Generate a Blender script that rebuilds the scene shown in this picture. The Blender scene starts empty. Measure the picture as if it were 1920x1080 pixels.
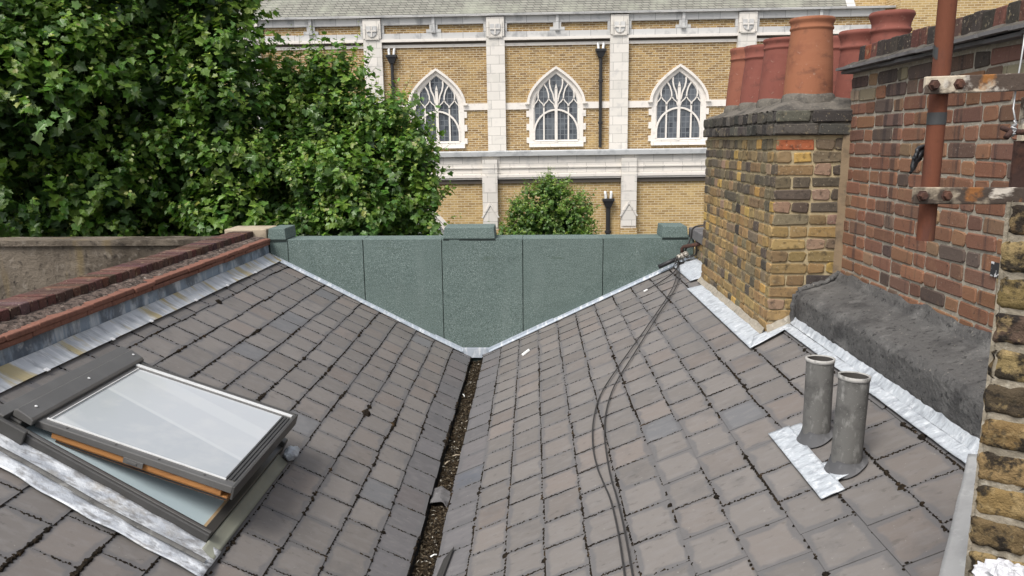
import bpy, math, random
from math import sin, cos, tan, pi, radians, sqrt, atan, atan2, exp
from mathutils import Vector as V, Matrix, noise as mnoise
random.seed(7)
S = bpy.context.scene
COL = S.collection
R = random.random
def U(a, b): return a + (b - a) * random.random()

# ------------------------------------------------------------------ camera
F = 1420.0
pitch = atan(272 / F); yaw = atan(40 / F); roll = radians(.5)
fw = V((-sin(yaw) * cos(pitch), cos(yaw) * cos(pitch), -sin(pitch)))
rt = fw.cross(V((0, 0, 1))).normalized(); up = rt.cross(fw)
rt2 = rt * cos(roll) - up * sin(roll); up2 = up * cos(roll) + rt * sin(roll)
cam = bpy.data.cameras.new('camera'); camo = bpy.data.objects.new('camera', cam); COL.objects.link(camo)
cam.sensor_width = 36; cam.lens = 36 * F / 1920; cam.clip_start = .05; cam.clip_end = 500
camo.matrix_world = Matrix(((rt2.x, up2.x, -fw.x, 0), (rt2.y, up2.y, -fw.y, 0), (rt2.z, up2.z, -fw.z, 0), (0, 0, 0, 1)))
S.camera = camo
# ------------------------------------------------------------------ light: bright, thinly overcast day
SUN_EL, SUN_AZ = radians(55), radians(215)          # azimuth clockwise from +y: behind the camera, to the left
W = bpy.data.worlds.new('World'); S.world = W; W.use_nodes = True
wn = W.node_tree; bg = wn.nodes['Background']
sky = wn.nodes.new('ShaderNodeTexSky'); sky.sky_type = 'NISHITA'; sky.sun_disc = False
sky.sun_elevation = SUN_EL; sky.sun_rotation = SUN_AZ; sky.dust_density = 3.0
hs = wn.nodes.new('ShaderNodeHueSaturation'); hs.inputs['Saturation'].default_value = .35
wn.links.new(sky.outputs[0], hs.inputs['Color']); wn.links.new(hs.outputs[0], bg.inputs[0]); bg.inputs[1].default_value = .14
sun = bpy.data.lights.new('sun', 'SUN'); sun.energy = 1.9; sun.angle = radians(24); sun.color = (1, .96, .9)
suno = bpy.data.objects.new('sun', sun); COL.objects.link(suno)
sd = V((sin(SUN_AZ) * cos(SUN_EL), cos(SUN_AZ) * cos(SUN_EL), sin(SUN_EL)))
suno.rotation_euler = (-sd).to_track_quat('-Z', 'Y').to_euler()
S.view_settings.view_transform = 'Standard'; S.view_settings.look = 'None'
S.view_settings.exposure = .72; S.view_settings.gamma = 1

# ------------------------------------------------------------------ materials
def nd(nt, t, attrs=None, **ins):
    n = nt.nodes.new(t)
    for k, v in (attrs or {}).items(): setattr(n, k, v)
    for k, v in ins.items():
        k = k.replace('_', ' ')
        s = n.inputs[k] if not k.isdigit() else n.inputs[int(k)]
        if hasattr(v, 'is_output'): nt.links.new(v, s)
        else: s.default_value = v
    return n
def c4(c): return (*c, 1) if len(c) == 3 else c
def mixc(nt, fac, a, b, mode='MIX'):
    n = nt.nodes.new('ShaderNodeMix'); n.data_type = 'RGBA'; n.blend_type = mode
    for s, v in ((n.inputs[0], fac), (n.inputs[6], a), (n.inputs[7], b)):
        if hasattr(v, 'is_output'): nt.links.new(v, s)
        else: s.default_value = c4(v) if isinstance(v, tuple) else v
    return n.outputs[2]
def coords(nt, scale=(1, 1, 1), rot=(0, 0, 0), kind='Object'):
    tc = nt.nodes.new('ShaderNodeTexCoord')
    mp = nd(nt, 'ShaderNodeMapping', Vector=tc.outputs[kind], Scale=scale, Rotation=rot)
    return mp.outputs[0]
def fac_noise(nt, scale, lo, hi, strength=1, detail=6, rough=.6, rot=(0, 0, 0), kind='Object'):
    sc = scale if isinstance(scale, tuple) else (scale,) * 3
    n = nd(nt, 'ShaderNodeTexNoise', Vector=coords(nt, sc, rot, kind), Scale=1.0, Detail=detail, Roughness=rough)
    m = nd(nt, 'ShaderNodeMapRange', {'clamp': True}, Value=n.outputs[0], From_Min=lo, From_Max=hi, To_Min=0.0, To_Max=strength)
    return m.outputs[0]
MATS = {}
def surf(name, base, layers=(), attr=False, rough=.85, spec=.25, bump=(), metallic=0, coat=0, tail=None):
    m = bpy.data.materials.new(name); m.use_nodes = True; nt = m.node_tree; b = nt.nodes['Principled BSDF']
    col = c4(base)
    if attr:
        a = nd(nt, 'ShaderNodeAttribute', {'attribute_name': 'Col'})
        col = a.outputs[0]
    for L in layers:
        rgb, sc, lo, hi, st = L[:5]; kw = L[5] if len(L) > 5 else {}
        mode = kw.pop('mode', 'MIX') if kw else 'MIX'
        col = mixc(nt, fac_noise(nt, sc, lo, hi, st, **kw), col, tuple(rgb), mode)
    if tail: col = tail(nt, col)
    if hasattr(col, 'is_output'): nt.links.new(col, b.inputs['Base Color'])
    else: b.inputs['Base Color'].default_value = col
    b.inputs['Roughness'].default_value = rough; b.inputs['Specular IOR Level'].default_value = spec
    b.inputs['Metallic'].default_value = metallic; b.inputs['Coat Weight'].default_value = coat
    nrm = None
    for (sc, st, dist) in bump:
        scv = sc if isinstance(sc, tuple) else (sc,) * 3
        n = nd(nt, 'ShaderNodeTexNoise', Vector=coords(nt, scv), Scale=1.0, Detail=5.0, Roughness=.65)
        bp = nd(nt, 'ShaderNodeBump', Strength=st, Distance=dist, Height=n.outputs[0])
        if nrm is not None: nt.links.new(nrm, bp.inputs['Normal'])
        nrm = bp.outputs[0]
    if nrm is not None: nt.links.new(nrm, b.inputs['Normal'])
    MATS[name] = m
    return m

# slate: colour per slate, darker damp margin that follows each slate's edges (UV), lichen specks
def slate_tail(nt, col):
    uv = nd(nt, 'ShaderNodeUVMap', {'uv_map': 'UVMap'})
    sp = nd(nt, 'ShaderNodeSeparateXYZ', Vector=uv.outputs[0])
    n = nd(nt, 'ShaderNodeTexNoise', Vector=coords(nt, (9, 9, 9)), Scale=1.0, Detail=4.0)
    def edge(sock, a):   # distance to the edges 0 and 1
        s1 = nd(nt, 'ShaderNodeMath', {'operation': 'SUBTRACT'}, **{'0': 1.0, '1': sock})
        mn = nd(nt, 'ShaderNodeMath', {'operation': 'MINIMUM'}, **{'0': sock, '1': s1.outputs[0]})
        return nd(nt, 'ShaderNodeMath', {'operation': 'MULTIPLY'}, **{'0': mn.outputs[0], '1': a}).outputs[0]
    e = nd(nt, 'ShaderNodeMath', {'operation': 'MINIMUM'}, **{'0': edge(sp.outputs[0], 1.25), '1': edge(sp.outputs[1], 1.0)})
    w = nd(nt, 'ShaderNodeMath', {'operation': 'MULTIPLY_ADD'}, **{'0': n.outputs[0], '1': .36, '2': -.075})
    d = nd(nt, 'ShaderNodeMath', {'operation': 'SUBTRACT'}, **{'0': w.outputs[0], '1': e.outputs[0]})
    f = nd(nt, 'ShaderNodeMapRange', {'clamp': True}, Value=d.outputs[0], From_Min=-.03, From_Max=.03, To_Min=0.0, To_Max=.72)
    return mixc(nt, f.outputs[0], col, (.105, .103, .105))
M_slate = surf('slate', (.2, .2, .2), attr=True, rough=.62, spec=.35, tail=slate_tail, layers=[
    ((.20, .19, .185), (3, 26, 26), .48, .75, .45), ((.07, .07, .072), 5, .55, .78, .5),
    ((.34, .32, .29), 60, .66, .71, .45), ((.06, .055, .05), (14, 30, 30), .60, .69, .4)],
    bump=[((6, 50, 50), .25, .004), (120, .18, .002)])
M_under = surf('roof_underlay', (.03, .028, .026), rough=.95)
M_moss = surf('moss', (.026, .020, .014), layers=[((.010, .009, .008), 60, .4, .6, .9), ((.065, .042, .022), 12, .56, .68, .8)], rough=1, spec=.05)
M_debris = surf('gutter_debris', (.05, .035, .02), attr=True, rough=1, spec=.05, layers=[((.02, .015, .01), 90, .45, .62, .7)])
M_lead = surf('lead', (.20, .25, .31), layers=[((.48, .51, .54), (11, 11, 1.8), .46, .62, .9), ((.07, .085, .11), (4.5, 4.5, 3), .48, .58, .85), ((.55, .57, .58), 16, .6, .75, .6)], rough=.62, spec=.4, bump=[(30, .25, .004)])
M_apron = surf('lead_apron', (.45, .47, .49), layers=[((.22, .235, .25), (4, 16, 4), .48, .66, .8), ((.66, .67, .68), (8, 30, 8), .52, .70, .8), ((.36, .29, .13), (1.6, 7, 1.6), .52, .60, .85)], rough=.65, spec=.35, bump=[((6, 26, 6), .35, .005)])
M_silver = surf('silver_paint_lead', (.36, .38, .41), layers=[((.60, .62, .64), (8, 18, 8), .46, .58, .85), ((.19, .185, .18), (14, 40, 14), .50, .62, .75), ((.30, .27, .22), 7, .55, .68, .6)], rough=.5, spec=.5, metallic=.15, bump=[(26, .55, .012), (90, .3, .004)])
M_silver_w = surf('silver_paint_wrinkled', (.46, .49, .52), layers=[((.27, .29, .32), (16, 34, 12), .50, .62, .75), ((.68, .7, .72), 30, .53, .66, .7)], rough=.5, spec=.5, metallic=.15, bump=[((14, 34, 10), .75, .014), (110, .3, .003)])
M_flash = surf('flashing_mottled', (.36, .40, .45), layers=[((.62, .64, .66), (30, 8, 8), .5, .64, .85), ((.2, .23, .27), 12, .56, .7, .6)], rough=.6, spec=.4, bump=[(50, .3, .003)])
M_felt = surf('green_mineral_felt', (.122, .160, .148), layers=[((.035, .052, .047), 150, .5, .62, .8, dict(detail=2)), ((.30, .36, .34), 170, .55, .66, .85, dict(detail=2)), ((.10, .138, .128), 1.6, .45, .7, .45), ((.21, .25, .235), (5, 5, .8), .53, .74, .22), ((.075, .105, .096), (1.3, 1.3, .7), .50, .68, .4), ((.06, .085, .06), (3, 3, 9), .62, .72, .5)], rough=.95, spec=.1, bump=[(150, .6, .004), ((2, 2, 5), .4, .03)])
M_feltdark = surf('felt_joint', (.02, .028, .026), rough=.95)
M_brick = surf('brick', (.2, .1, .05), attr=True, rough=.93, spec=.12, layers=[((.025, .023, .021), 30, .54, .70, .7), ((.06, .05, .042), 9, .55, .74, .55), ((.42, .34, .2), 22, .60, .72, .45), ((.44, .38, .28), 75, .62, .69, .6)], bump=[(38, .8, .007), (160, .5, .003)])
M_brickred = surf('red_brick', (.2, .1, .05), attr=True, rough=.9, spec=.15, layers=[((.040, .033, .034), (1, 15, .6), .57, .66, .62), ((.30, .19, .11), (9, 9, 9), .57, .75, .30), ((.03, .028, .027), 32, .60, .70, .6), ((.40, .34, .27), 90, .63, .70, .5)], bump=[(45, .5, .005), (170, .4, .002)])
M_mortar_y = surf('mortar_buff', (.40, .325, .20), layers=[((.15, .125, .085), 14, .5, .7, .7), ((.42, .37, .27), 50, .55, .7, .6)], rough=1, spec=.08, bump=[(60, .7, .007)])
M_mortar_g = surf('mortar_grey', (.32, .285, .23), layers=[((.17, .155, .13), 18, .5, .7, .7), ((.5, .47, .41), 60, .55, .7, .6)], rough=1, spec=.08, bump=[(60, .8, .008)])
M_mortar_b = surf('mortar_brown', (.21, .155, .10), layers=[((.10, .08, .06), 12, .5, .66, .7)], rough=1, spec=.08, bump=[(60, .6, .006)])
M_mortar_d = surf('mortar_sooty', (.10, .09, .078), layers=[((.035, .033, .03), 14, .45, .65, .8), ((.22, .2, .16), 40, .6, .75, .5)], rough=1, spec=.08, bump=[(50, .8, .008)])
M_flaunch = surf('flaunching_mortar', (.135, .122, .105), layers=[((.055, .052, .048), 7, .47, .66, .85), ((.28, .25, .2), 60, .55, .72, .5), ((.03, .03, .03), 90, .66, .74, .7)], rough=1, spec=.08, bump=[(18, .8, .02), (90, .6, .005)])
M_bitumen = surf('bitumen_render', (.090, .087, .084), layers=[((.035, .034, .034), 6, .5, .68, .7), ((.165, .16, .152), (7, 7, 12), .52, .68, .7), ((.015, .015, .015), 40, .58, .65, .8), ((.26, .24, .20), 55, .65, .69, .6)], rough=.75, spec=.3, bump=[(16, .8, .02), (60, .9, .010)])
M_pot = {k: surf('terracotta_' + k, c, layers=[(c2, 7, .5, .72, .6), ((.05, .032, .028), (9, 9, 14), .57, .72, .6), ((.36, .24, .18), 30, .63, .70, .4), ((c[0] * 1.25, c[1] * 1.5, c[2] * 1.6), (3, 3, 18), .55, .75, .35)], rough=.85, spec=.2, bump=[(60, .25, .004)]) for k, c, c2 in
         (('red', (.20, .07, .053), (.135, .045, .037)), ('orange', (.235, .09, .058), (.18, .062, .042)), ('tan', (.27, .11, .06), (.145, .055, .038)))}
M_creasing = surf('terracotta_tile', (.185, .085, .06), layers=[((.09, .043, .032), (6, 20, 6), .5, .68, .7), ((.42, .20, .12), 40, .6, .72, .5)], rough=.9, bump=[(60, .4, .004)])
M_fillet = surf('mortar_fillet', (.13, .10, .085), layers=[((.03, .025, .022), 28, .46, .6, .9), ((.33, .28, .24), 40, .58, .68, .8)], rough=1, spec=.08, bump=[(30, 1, .03)])
M_conc = surf('stained_render', (.15, .125, .098), layers=[((.055, .045, .035), (2.2, 2.2, 1.2), .42, .62, .85), ((.24, .21, .175), 9, .55, .70, .6), ((.025, .022, .02), 14, .56, .70, .85), ((.16, .12, .06), (5, 5, .8), .56, .7, .6)], rough=1, spec=.08, bump=[(14, .8, .03), (70, .5, .006)])
M_stonecap = surf('buff_coping_stone', (.36, .30, .22), layers=[((.15, .125, .09), 8, .5, .7, .7)], rough=.95, bump=[(40, .4, .005)])
M_alu = surf('grey_aluminium', (.105, .102, .098), layers=[((.15, .147, .142), 5, .5, .75, .5), ((.2, .2, .195), 120, .7, .78, .3)], rough=.45, spec=.45, metallic=.25, bump=[(200, .05, .001)])
M_alud = surf('dark_grey_aluminium', (.052, .05, .047), layers=[((.085, .082, .078), 5, .5, .75, .5)], rough=.42, spec=.5, metallic=.2)
M_bead = surf('bright_bead', (.72, .72, .71), layers=[((.4, .4, .4), 14, .55, .7, .5)], rough=.35, spec=.5, metallic=.3)
M_pine = surf('pine', (.34, .155, .05), layers=[((.18, .075, .027), (3, 40, 40), .5, .68, .7)], rough=.6, spec=.35)
M_pinepale = surf('weathered_pine', (.36, .26, .15), layers=[((.14, .09, .05), (40, 3, 40), .5, .66, .75)], rough=.85)
M_lining = surf('window_lining', (.36, .44, .47), layers=[((.41, .49, .52), 2, .45, .7, .5)], rough=.5, spec=.4)
M_sillfl = surf('sill_flashing', (.20, .205, .165), layers=[((.13, .135, .12), 5, .5, .7, .6), ((.26, .26, .21), 20, .55, .7, .4)], rough=.5, spec=.4)
def pane_tail(nt, col):  # diagonal reflections painted into the pane colour as bands, dust mottling on top
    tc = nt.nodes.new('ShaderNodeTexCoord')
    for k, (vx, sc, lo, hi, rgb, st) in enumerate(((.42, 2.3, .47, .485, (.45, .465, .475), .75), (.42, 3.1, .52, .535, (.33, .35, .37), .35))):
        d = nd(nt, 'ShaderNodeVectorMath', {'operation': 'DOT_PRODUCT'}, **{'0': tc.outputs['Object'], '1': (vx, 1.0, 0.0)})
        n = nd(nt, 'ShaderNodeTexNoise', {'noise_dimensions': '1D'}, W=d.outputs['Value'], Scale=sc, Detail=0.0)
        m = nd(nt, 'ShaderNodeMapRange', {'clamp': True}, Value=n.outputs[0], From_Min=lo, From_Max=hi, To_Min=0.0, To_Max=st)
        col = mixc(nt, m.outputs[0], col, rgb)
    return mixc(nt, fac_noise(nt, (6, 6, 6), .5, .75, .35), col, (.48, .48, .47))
M_pane = surf('dusty_glass_reflection_bands', (.34, .36, .375), tail=pane_tail, rough=.16, spec=.5, coat=.3, bump=[(120, .05, .001)])
M_pipe = surf('weathered_pipe', (.125, .122, .115), layers=[((.045, .044, .042), 9, .48, .66, .8), ((.30, .295, .28), (22, 22, 9), .57, .70, .6), ((.34, .33, .31), 90, .63, .70, .6)], rough=.9, bump=[(60, .5, .004)])
M_collar = surf('dark_lead_collar', (.085, .085, .088), layers=[((.22, .22, .225), 18, .55, .7, .5)], rough=.7, bump=[(40, .4, .004)])
M_pipeend = surf('pipe_rim', (.36, .35, .33), layers=[((.12, .12, .115), 30, .52, .65, .8)], rough=.9)
M_void = surf('dark_inside', (.06, .055, .05), rough=1)
M_rust = surf('rusty_steel', (.135, .048, .027), layers=[((.075, .036, .030), (9, 9, 3), .46, .62, .9), ((.22, .082, .026), (12, 12, 2.5), .57, .72, .6), ((.05, .028, .024), 50, .62, .74, .5)], rough=.85, spec=.2, bump=[(140, .4, .002)])
M_rustd = surf('dark_rust', (.055, .030, .024), layers=[((.11, .05, .032), 22, .52, .68, .8), ((.02, .014, .012), 40, .6, .7, .6)], rough=.85, bump=[(90, .6, .004)])
M_flake = surf('flaking_paint_steel', (.50, .43, .33), layers=[((.055, .036, .028), (9, 9, 12), .47, .53, .95), ((.32, .13, .03), (13, 13, 16), .60, .68, .75), ((.68, .63, .55), 40, .56, .68, .5)], rough=.75, bump=[(60, .6, .005)])
M_tape = surf('black_tape', (.045, .046, .046), rough=.55, spec=.4)
M_black = surf('black_plastic', (.014, .015, .017), rough=.4, spec=.5)
M_cable = surf('cable_sheath', (.032, .030, .029), rough=.55, spec=.4)
M_wire = surf('galvanised_wire', (.42, .42, .42), rough=.5, metallic=.5)
M_bag = surf('white_plastic_bag', (.47, .47, .49), rough=.35, spec=.5, bump=[(24, .6, .02)])
M_white = surf('white_plastic', (.75, .75, .73), rough=.6)
M_iron = surf('cast_iron', (.018, .018, .020), rough=.5, spec=.45)
M_gdown = surf('street', (.06, .06, .06), layers=[((.09, .09, .085), 3, .5, .7, .6)], rough=.95)
M_slab = surf('grey_coping_slab', (.135, .13, .13), layers=[((.06, .058, .056), 9, .5, .68, .7), ((.25, .25, .25), 30, .6, .72, .5)], rough=.85, bump=[(30, .4, .006)])

# church masonry (28 m away): brick courses and ashlar joints at true size
def xz(nt):
    tc = nt.nodes.new('ShaderNodeTexCoord'); s = nd(nt, 'ShaderNodeSeparateXYZ', Vector=tc.outputs['Object'])
    ad = nd(nt, 'ShaderNodeMath', {'operation': 'ADD'}, **{'0': s.outputs[0], '1': s.outputs[1]})
    return nd(nt, 'ShaderNodeCombineXYZ', X=ad.outputs[0], Y=s.outputs[2]).outputs[0]
def coursed(name, a, b, m, w, h, ms, layers=(), rough=.9, bias=0., bump=.4):
    mt = bpy.data.materials.new(name); mt.use_nodes = True; nt = mt.node_tree; bs = nt.nodes['Principled BSDF']
    br = nd(nt, 'ShaderNodeTexBrick', {'offset': .5}, Vector=xz(nt), Color1=c4(a), Color2=c4(b), Mortar=c4(m), Scale=1.0, Mortar_Size=ms, Mortar_Smooth=.2, Bias=bias, Brick_Width=w, Row_Height=h)
    col = br.outputs[0]
    for L in layers:
        rgb, sc, lo, hi, st = L[:5]; kw = L[5] if len(L) > 5 else {}
        col = mixc(nt, fac_noise(nt, sc, lo, hi, st, **kw), col, tuple(rgb))
    nt.links.new(col, bs.inputs['Base Color']); bs.inputs['Roughness'].default_value = rough; bs.inputs['Specular IOR Level'].default_value = .15
    bp = nd(nt, 'ShaderNodeBump', {'invert': True}, Strength=bump, Distance=.01, Height=br.outputs[1]); nt.links.new(bp.outputs[0], bs.inputs['Normal'])
    return mt
M_cbrick = coursed('stock_brickwork', (.385, .25, .10), (.19, .115, .05), (.51, .43, .30), .235, .078, .011, [((.46, .33, .15), 1.1, .5, .72, .45), ((.15, .09, .045), 2.6, .53, .72, .5), ((.13, .085, .045), (9, 9, 16), .57, .66, .55), ((.62, .55, .42), (3.5, 3.5, 9), .62, .66, .7)])
M_cbrick2 = coursed('stock_brickwork_pale', (.46, .32, .14), (.28, .18, .075), (.54, .45, .30), .235, .078, .011, [((.58, .43, .2), 1.3, .5, .72, .5), ((.30, .2, .09), 3, .56, .74, .4), ((.62, .52, .35), 6, .62, .72, .6)])
M_ashlar = coursed('portland_stone', (.68, .64, .585), (.585, .555, .505), (.36, .34, .31), .62, .31, .008, [((.34, .335, .33), 2.6, .55, .74, .55), ((.68, .64, .58), 5, .55, .7, .5)], bump=.2)
M_ashlar_g = coursed('weathered_stone', (.56, .55, .53), (.45, .445, .435), (.24, .24, .235), .75, .27, .009, [((.20, .205, .21), 2.4, .52, .7, .7), ((.58, .57, .54), 4, .58, .7, .5)], bump=.2)
M_stone = surf('window_stone', (.69, .645, .59), layers=[((.40, .38, .355), 5, .55, .72, .5)], rough=.9)
M_ledge = surf('lead_grey_coping', (.43, .435, .43), layers=[((.15, .16, .17), 3, .5, .7, .7), ((.42, .43, .43), 6, .57, .7, .5)], rough=.8)
M_paintshadow = surf('painted_cornice_shadow', (.10, .085, .07), rough=1)  # dark colour standing in for the shade below the church cornices
def glass_tail(nt, col):
    br = nd(nt, 'ShaderNodeTexBrick', {'offset': 0.0}, Vector=xz(nt), Color1=(.035, .04, .05, 1), Color2=(.10, .11, .125, 1), Mortar=(.16, .17, .18, 1), Scale=1.0, Mortar_Size=.012, Brick_Width=.15, Row_Height=.19)
    return mixc(nt, fac_noise(nt, 3, .45, .65, .7), br.outputs[0], (.13, .145, .16))
M_cglass = surf('leaded_glass', (.04, .04, .05), tail=glass_tail, rough=.2, spec=.5)
M_grille = coursed('window_grille', (.12, .125, .13), (.10, .105, .11), (.34, .34, .34), .9, .06, .02, rough=.7)
M_croof = coursed('church_roof_tiles', (.255, .25, .215), (.19, .185, .16), (.085, .085, .075), .26, .10, .014, [((.30, .31, .25), 1.2, .48, .7, .6), ((.10, .095, .085), (7, 7, 1.3), .62, .74, .6)])

def leaf_mat(name):
    m = bpy.data.materials.new(name); m.use_nodes = True; nt = m.node_tree; nt.nodes.remove(nt.nodes['Principled BSDF'])
    out = nt.nodes['Material Output']; a = nd(nt, 'ShaderNodeAttribute', {'attribute_name': 'Col'})
    d = nd(nt, 'ShaderNodeBsdfDiffuse', Color=a.outputs[0])
    tcol = mixc(nt, 1.0, a.outputs[0], (1.0, 1.15, .45), 'MULTIPLY')
    t = nd(nt, 'ShaderNodeBsdfTranslucent', Color=tcol)
    g = nd(nt, 'ShaderNodeBsdfGlossy', Color=(.8, .85, .75, 1), Roughness=.40)
    m1 = nd(nt, 'ShaderNodeMixShader', Fac=.44); nt.links.new(d.outputs[0], m1.inputs[1]); nt.links.new(t.outputs[0], m1.inputs[2])
    m2 = nd(nt, 'ShaderNodeMixShader', Fac=.04); nt.links.new(m1.outputs[0], m2.inputs[1]); nt.links.new(g.outputs[0], m2.inputs[2])
    nt.links.new(m2.outputs[0], out.inputs[0]); return m
M_leaf = leaf_mat('leaf')
M_bark = surf('bark', (.10, .08, .06), layers=[((.2, .18, .13), 4, .5, .65, .7)], rough=1, bump=[(20, .6, .02)])

# ------------------------------------------------------------------ mesh helpers
class MB:
    def __init__(s): s.v = []; s.f = []; s.c = []; s.uv = []
    def poly(s, pts, col=(1, 1, 1), uv=None):
        b = len(s.v); s.v += [tuple(p) for p in pts]; s.f.append(tuple(range(b, b + len(pts)))); s.c.append(col)
        s.uv.append(uv or [(0, 0)] * len(pts))
    def faces(s, vs, fs, col=(1, 1, 1)):
        b = len(s.v); s.v += [tuple(p) for p in vs]
        for f in fs: s.f.append(tuple(b + i for i in f)); s.c.append(col); s.uv.append([(0, 0)] * len(f))
    def prism(s, pts, off, col=(1, 1, 1), cap0=True):
        """polygon pts (ccw seen from the off side) extruded by vector off"""
        n = len(pts); P = [V(p) for p in pts]; Q = [p + V(off) for p in P]
        fs = [tuple(range(n, 2 * n))] + [(i, (i + 1) % n, n + (i + 1) % n, n + i) for i in range(n)]
        if cap0: fs.append(tuple(reversed(range(n))))
        s.faces(P + Q, fs, col)
    def box(s, x0, x1, y0, y1, z0, z1, col=(1, 1, 1)):
        s.prism([(x0, y0, z0), (x1, y0, z0), (x1, y1, z0), (x0, y1, z0)], (0, 0, z1 - z0), col)
    def obox(s, O, a, b, c, col=(1, 1, 1)):
        """box from corner O with edge vectors a,b,c"""
        O, a, b, c = V(O), V(a), V(b), V(c)
        s.prism([O, O + a, O + a + b, O + b], c, col)
    def tube(s, path, r, n=8, cap=True, col=(1, 1, 1)):
        P = [V(p) for p in path]; m = len(P); rs = r if isinstance(r, (list, tuple)) else [r] * m
        vs = []; ref = V((0, 0, 1))
        for i, p in enumerate(P):
            t = (P[min(i + 1, m - 1)] - P[max(i - 1, 0)]).normalized()
            if i == 0:
                if abs(t.dot(ref)) > .95: ref = V((1, 0, 0))
                a = t.cross(ref).normalized()
            else: a = (a - t * a.dot(t)).normalized()
            b = t.cross(a)
            vs += [p + (a * cos(2 * pi * k / n) + b * sin(2 * pi * k / n)) * rs[i] for k in range(n)]
        fs = [(i * n + k, i * n + (k + 1) % n, (i + 1) * n + (k + 1) % n, (i + 1) * n + k) for i in range(m - 1) for k in range(n)]
        if cap: fs += [tuple(reversed(range(n))), tuple(range((m - 1) * n, m * n))]
        s.faces(vs, fs, col)
    def lathe(s, prof, c, n=32, col=(1, 1, 1), axis=None, wob=0):
        """profile [(r,z)] about a vertical (or given) axis through c"""
        c = V(c); ax = V(axis or (0, 0, 1)).normalized(); a = ax.cross(V((0, 1, .01))).normalized(); b = ax.cross(a)
        vs = []
        for (r, z) in prof:
            for k in range(n):
                t = 2 * pi * k / n; rr = r * (1 + wob * sin(3 * t + z * 9))
                vs.append(c + ax * z + (a * cos(t) + b * sin(t)) * rr)
        fs = [(i * n + k, i * n + (k + 1) % n, (i + 1) * n + (k + 1) % n, (i + 1) * n + k) for i in range(len(prof) - 1) for k in range(n)]
        s.faces(vs, fs, col)
    def grid(s, fn, nu, nv, col=(1, 1, 1)):
        vs = [fn(i / nu, j / nv) for j in range(nv + 1) for i in range(nu + 1)]
        s.faces(vs, [(j * (nu + 1) + i, j * (nu + 1) + i + 1, (j + 1) * (nu + 1) + i + 1, (j + 1) * (nu + 1) + i) for j in range(nv) for i in range(nu)], col)
    def build(s, name, mat, parent=None, smooth=False, bevel=0, wuv=False):
        me = bpy.data.meshes.new(name); o = bpy.data.objects.new(name, me)
        root = parent; off = V((0, 0, 0))
        while root is not None:
            off = V(root.get('_base', (0, 0, 0))) if '_base' in root else off; root = root.parent
        me.from_pydata([tuple(V(p) - off) for p in s.v], [], s.f)
        at = me.attributes.new('Col', 'FLOAT_COLOR', 'FACE')
        at.data.foreach_set('color', [x for c in s.c for x in (*c, 1)])
        if wuv:
            ul = me.uv_layers.new(name='UVMap'); ul.data.foreach_set('uv', [x for u in s.uv for p in u for x in p])
        me.materials.append(mat)
        if smooth: me.polygons.foreach_set('use_smooth', [True] * len(me.polygons))
        COL.objects.link(o)
        if parent: o.parent = parent
        if bevel:
            b = o.modifiers.new('bevel', 'BEVEL'); b.width = bevel; b.segments = 2; b.limit_method = 'ANGLE'; b.angle_limit = radians(40)
        me.update()
        return o
def tag(o, label, cat, group=None, kind=None):
    o['label'] = label; o['category'] = cat
    if group: o['group'] = group
    if kind: o['kind'] = kind
    return o
def thing(name, loc, label, cat, group=None):
    o = bpy.data.objects.new(name, None); COL.objects.link(o); o.location = loc; o['_base'] = tuple(loc); o.empty_display_size = .2
    return tag(o, label, cat, group)
def nz(p, s, a=1): return mnoise.noise(V(p) * s) * a

# ------------------------------------------------------------------ roof planes
AR, CR = .4728, -1.8973            # right slope  z = AR x + CR
AL, CL = -.5201, -2.4915           # left slope
def zr(x): return AR * x + CR
def zl(x): return AL * x + CL
aR, aL = atan(AR), atan(-AL)
nR = V((-sin(aR), 0, cos(aR))); nL = V((sin(aL), 0, cos(aL)))
XR0, XL0 = -.50, -.645             # gutter edges
def PR(y, s, h): return V((XR0 + s * cos(aR), y, zr(XR0) + s * sin(aR))) + nR * h
def PL(y, s, h): return V((XL0 - s * cos(aL), y, zl(XL0) + s * sin(aL))) + nL * h
def onR(x, y, h=0): return V((x, y, zr(x))) + nR * h
def onL(x, y, h=0): return V((x, y, zl(x))) + nL * h

# ------------------------------------------------------------------ ground far below (structure)
g = MB(); g.grid(lambda u, v: (-150 + 300 * u, -60 + 320 * v, -11.5), 8, 8)
go = g.build('street_ground', M_gdown); go['kind'] = 'structure'; go['label'] = 'grey street far below the roofs'

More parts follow.
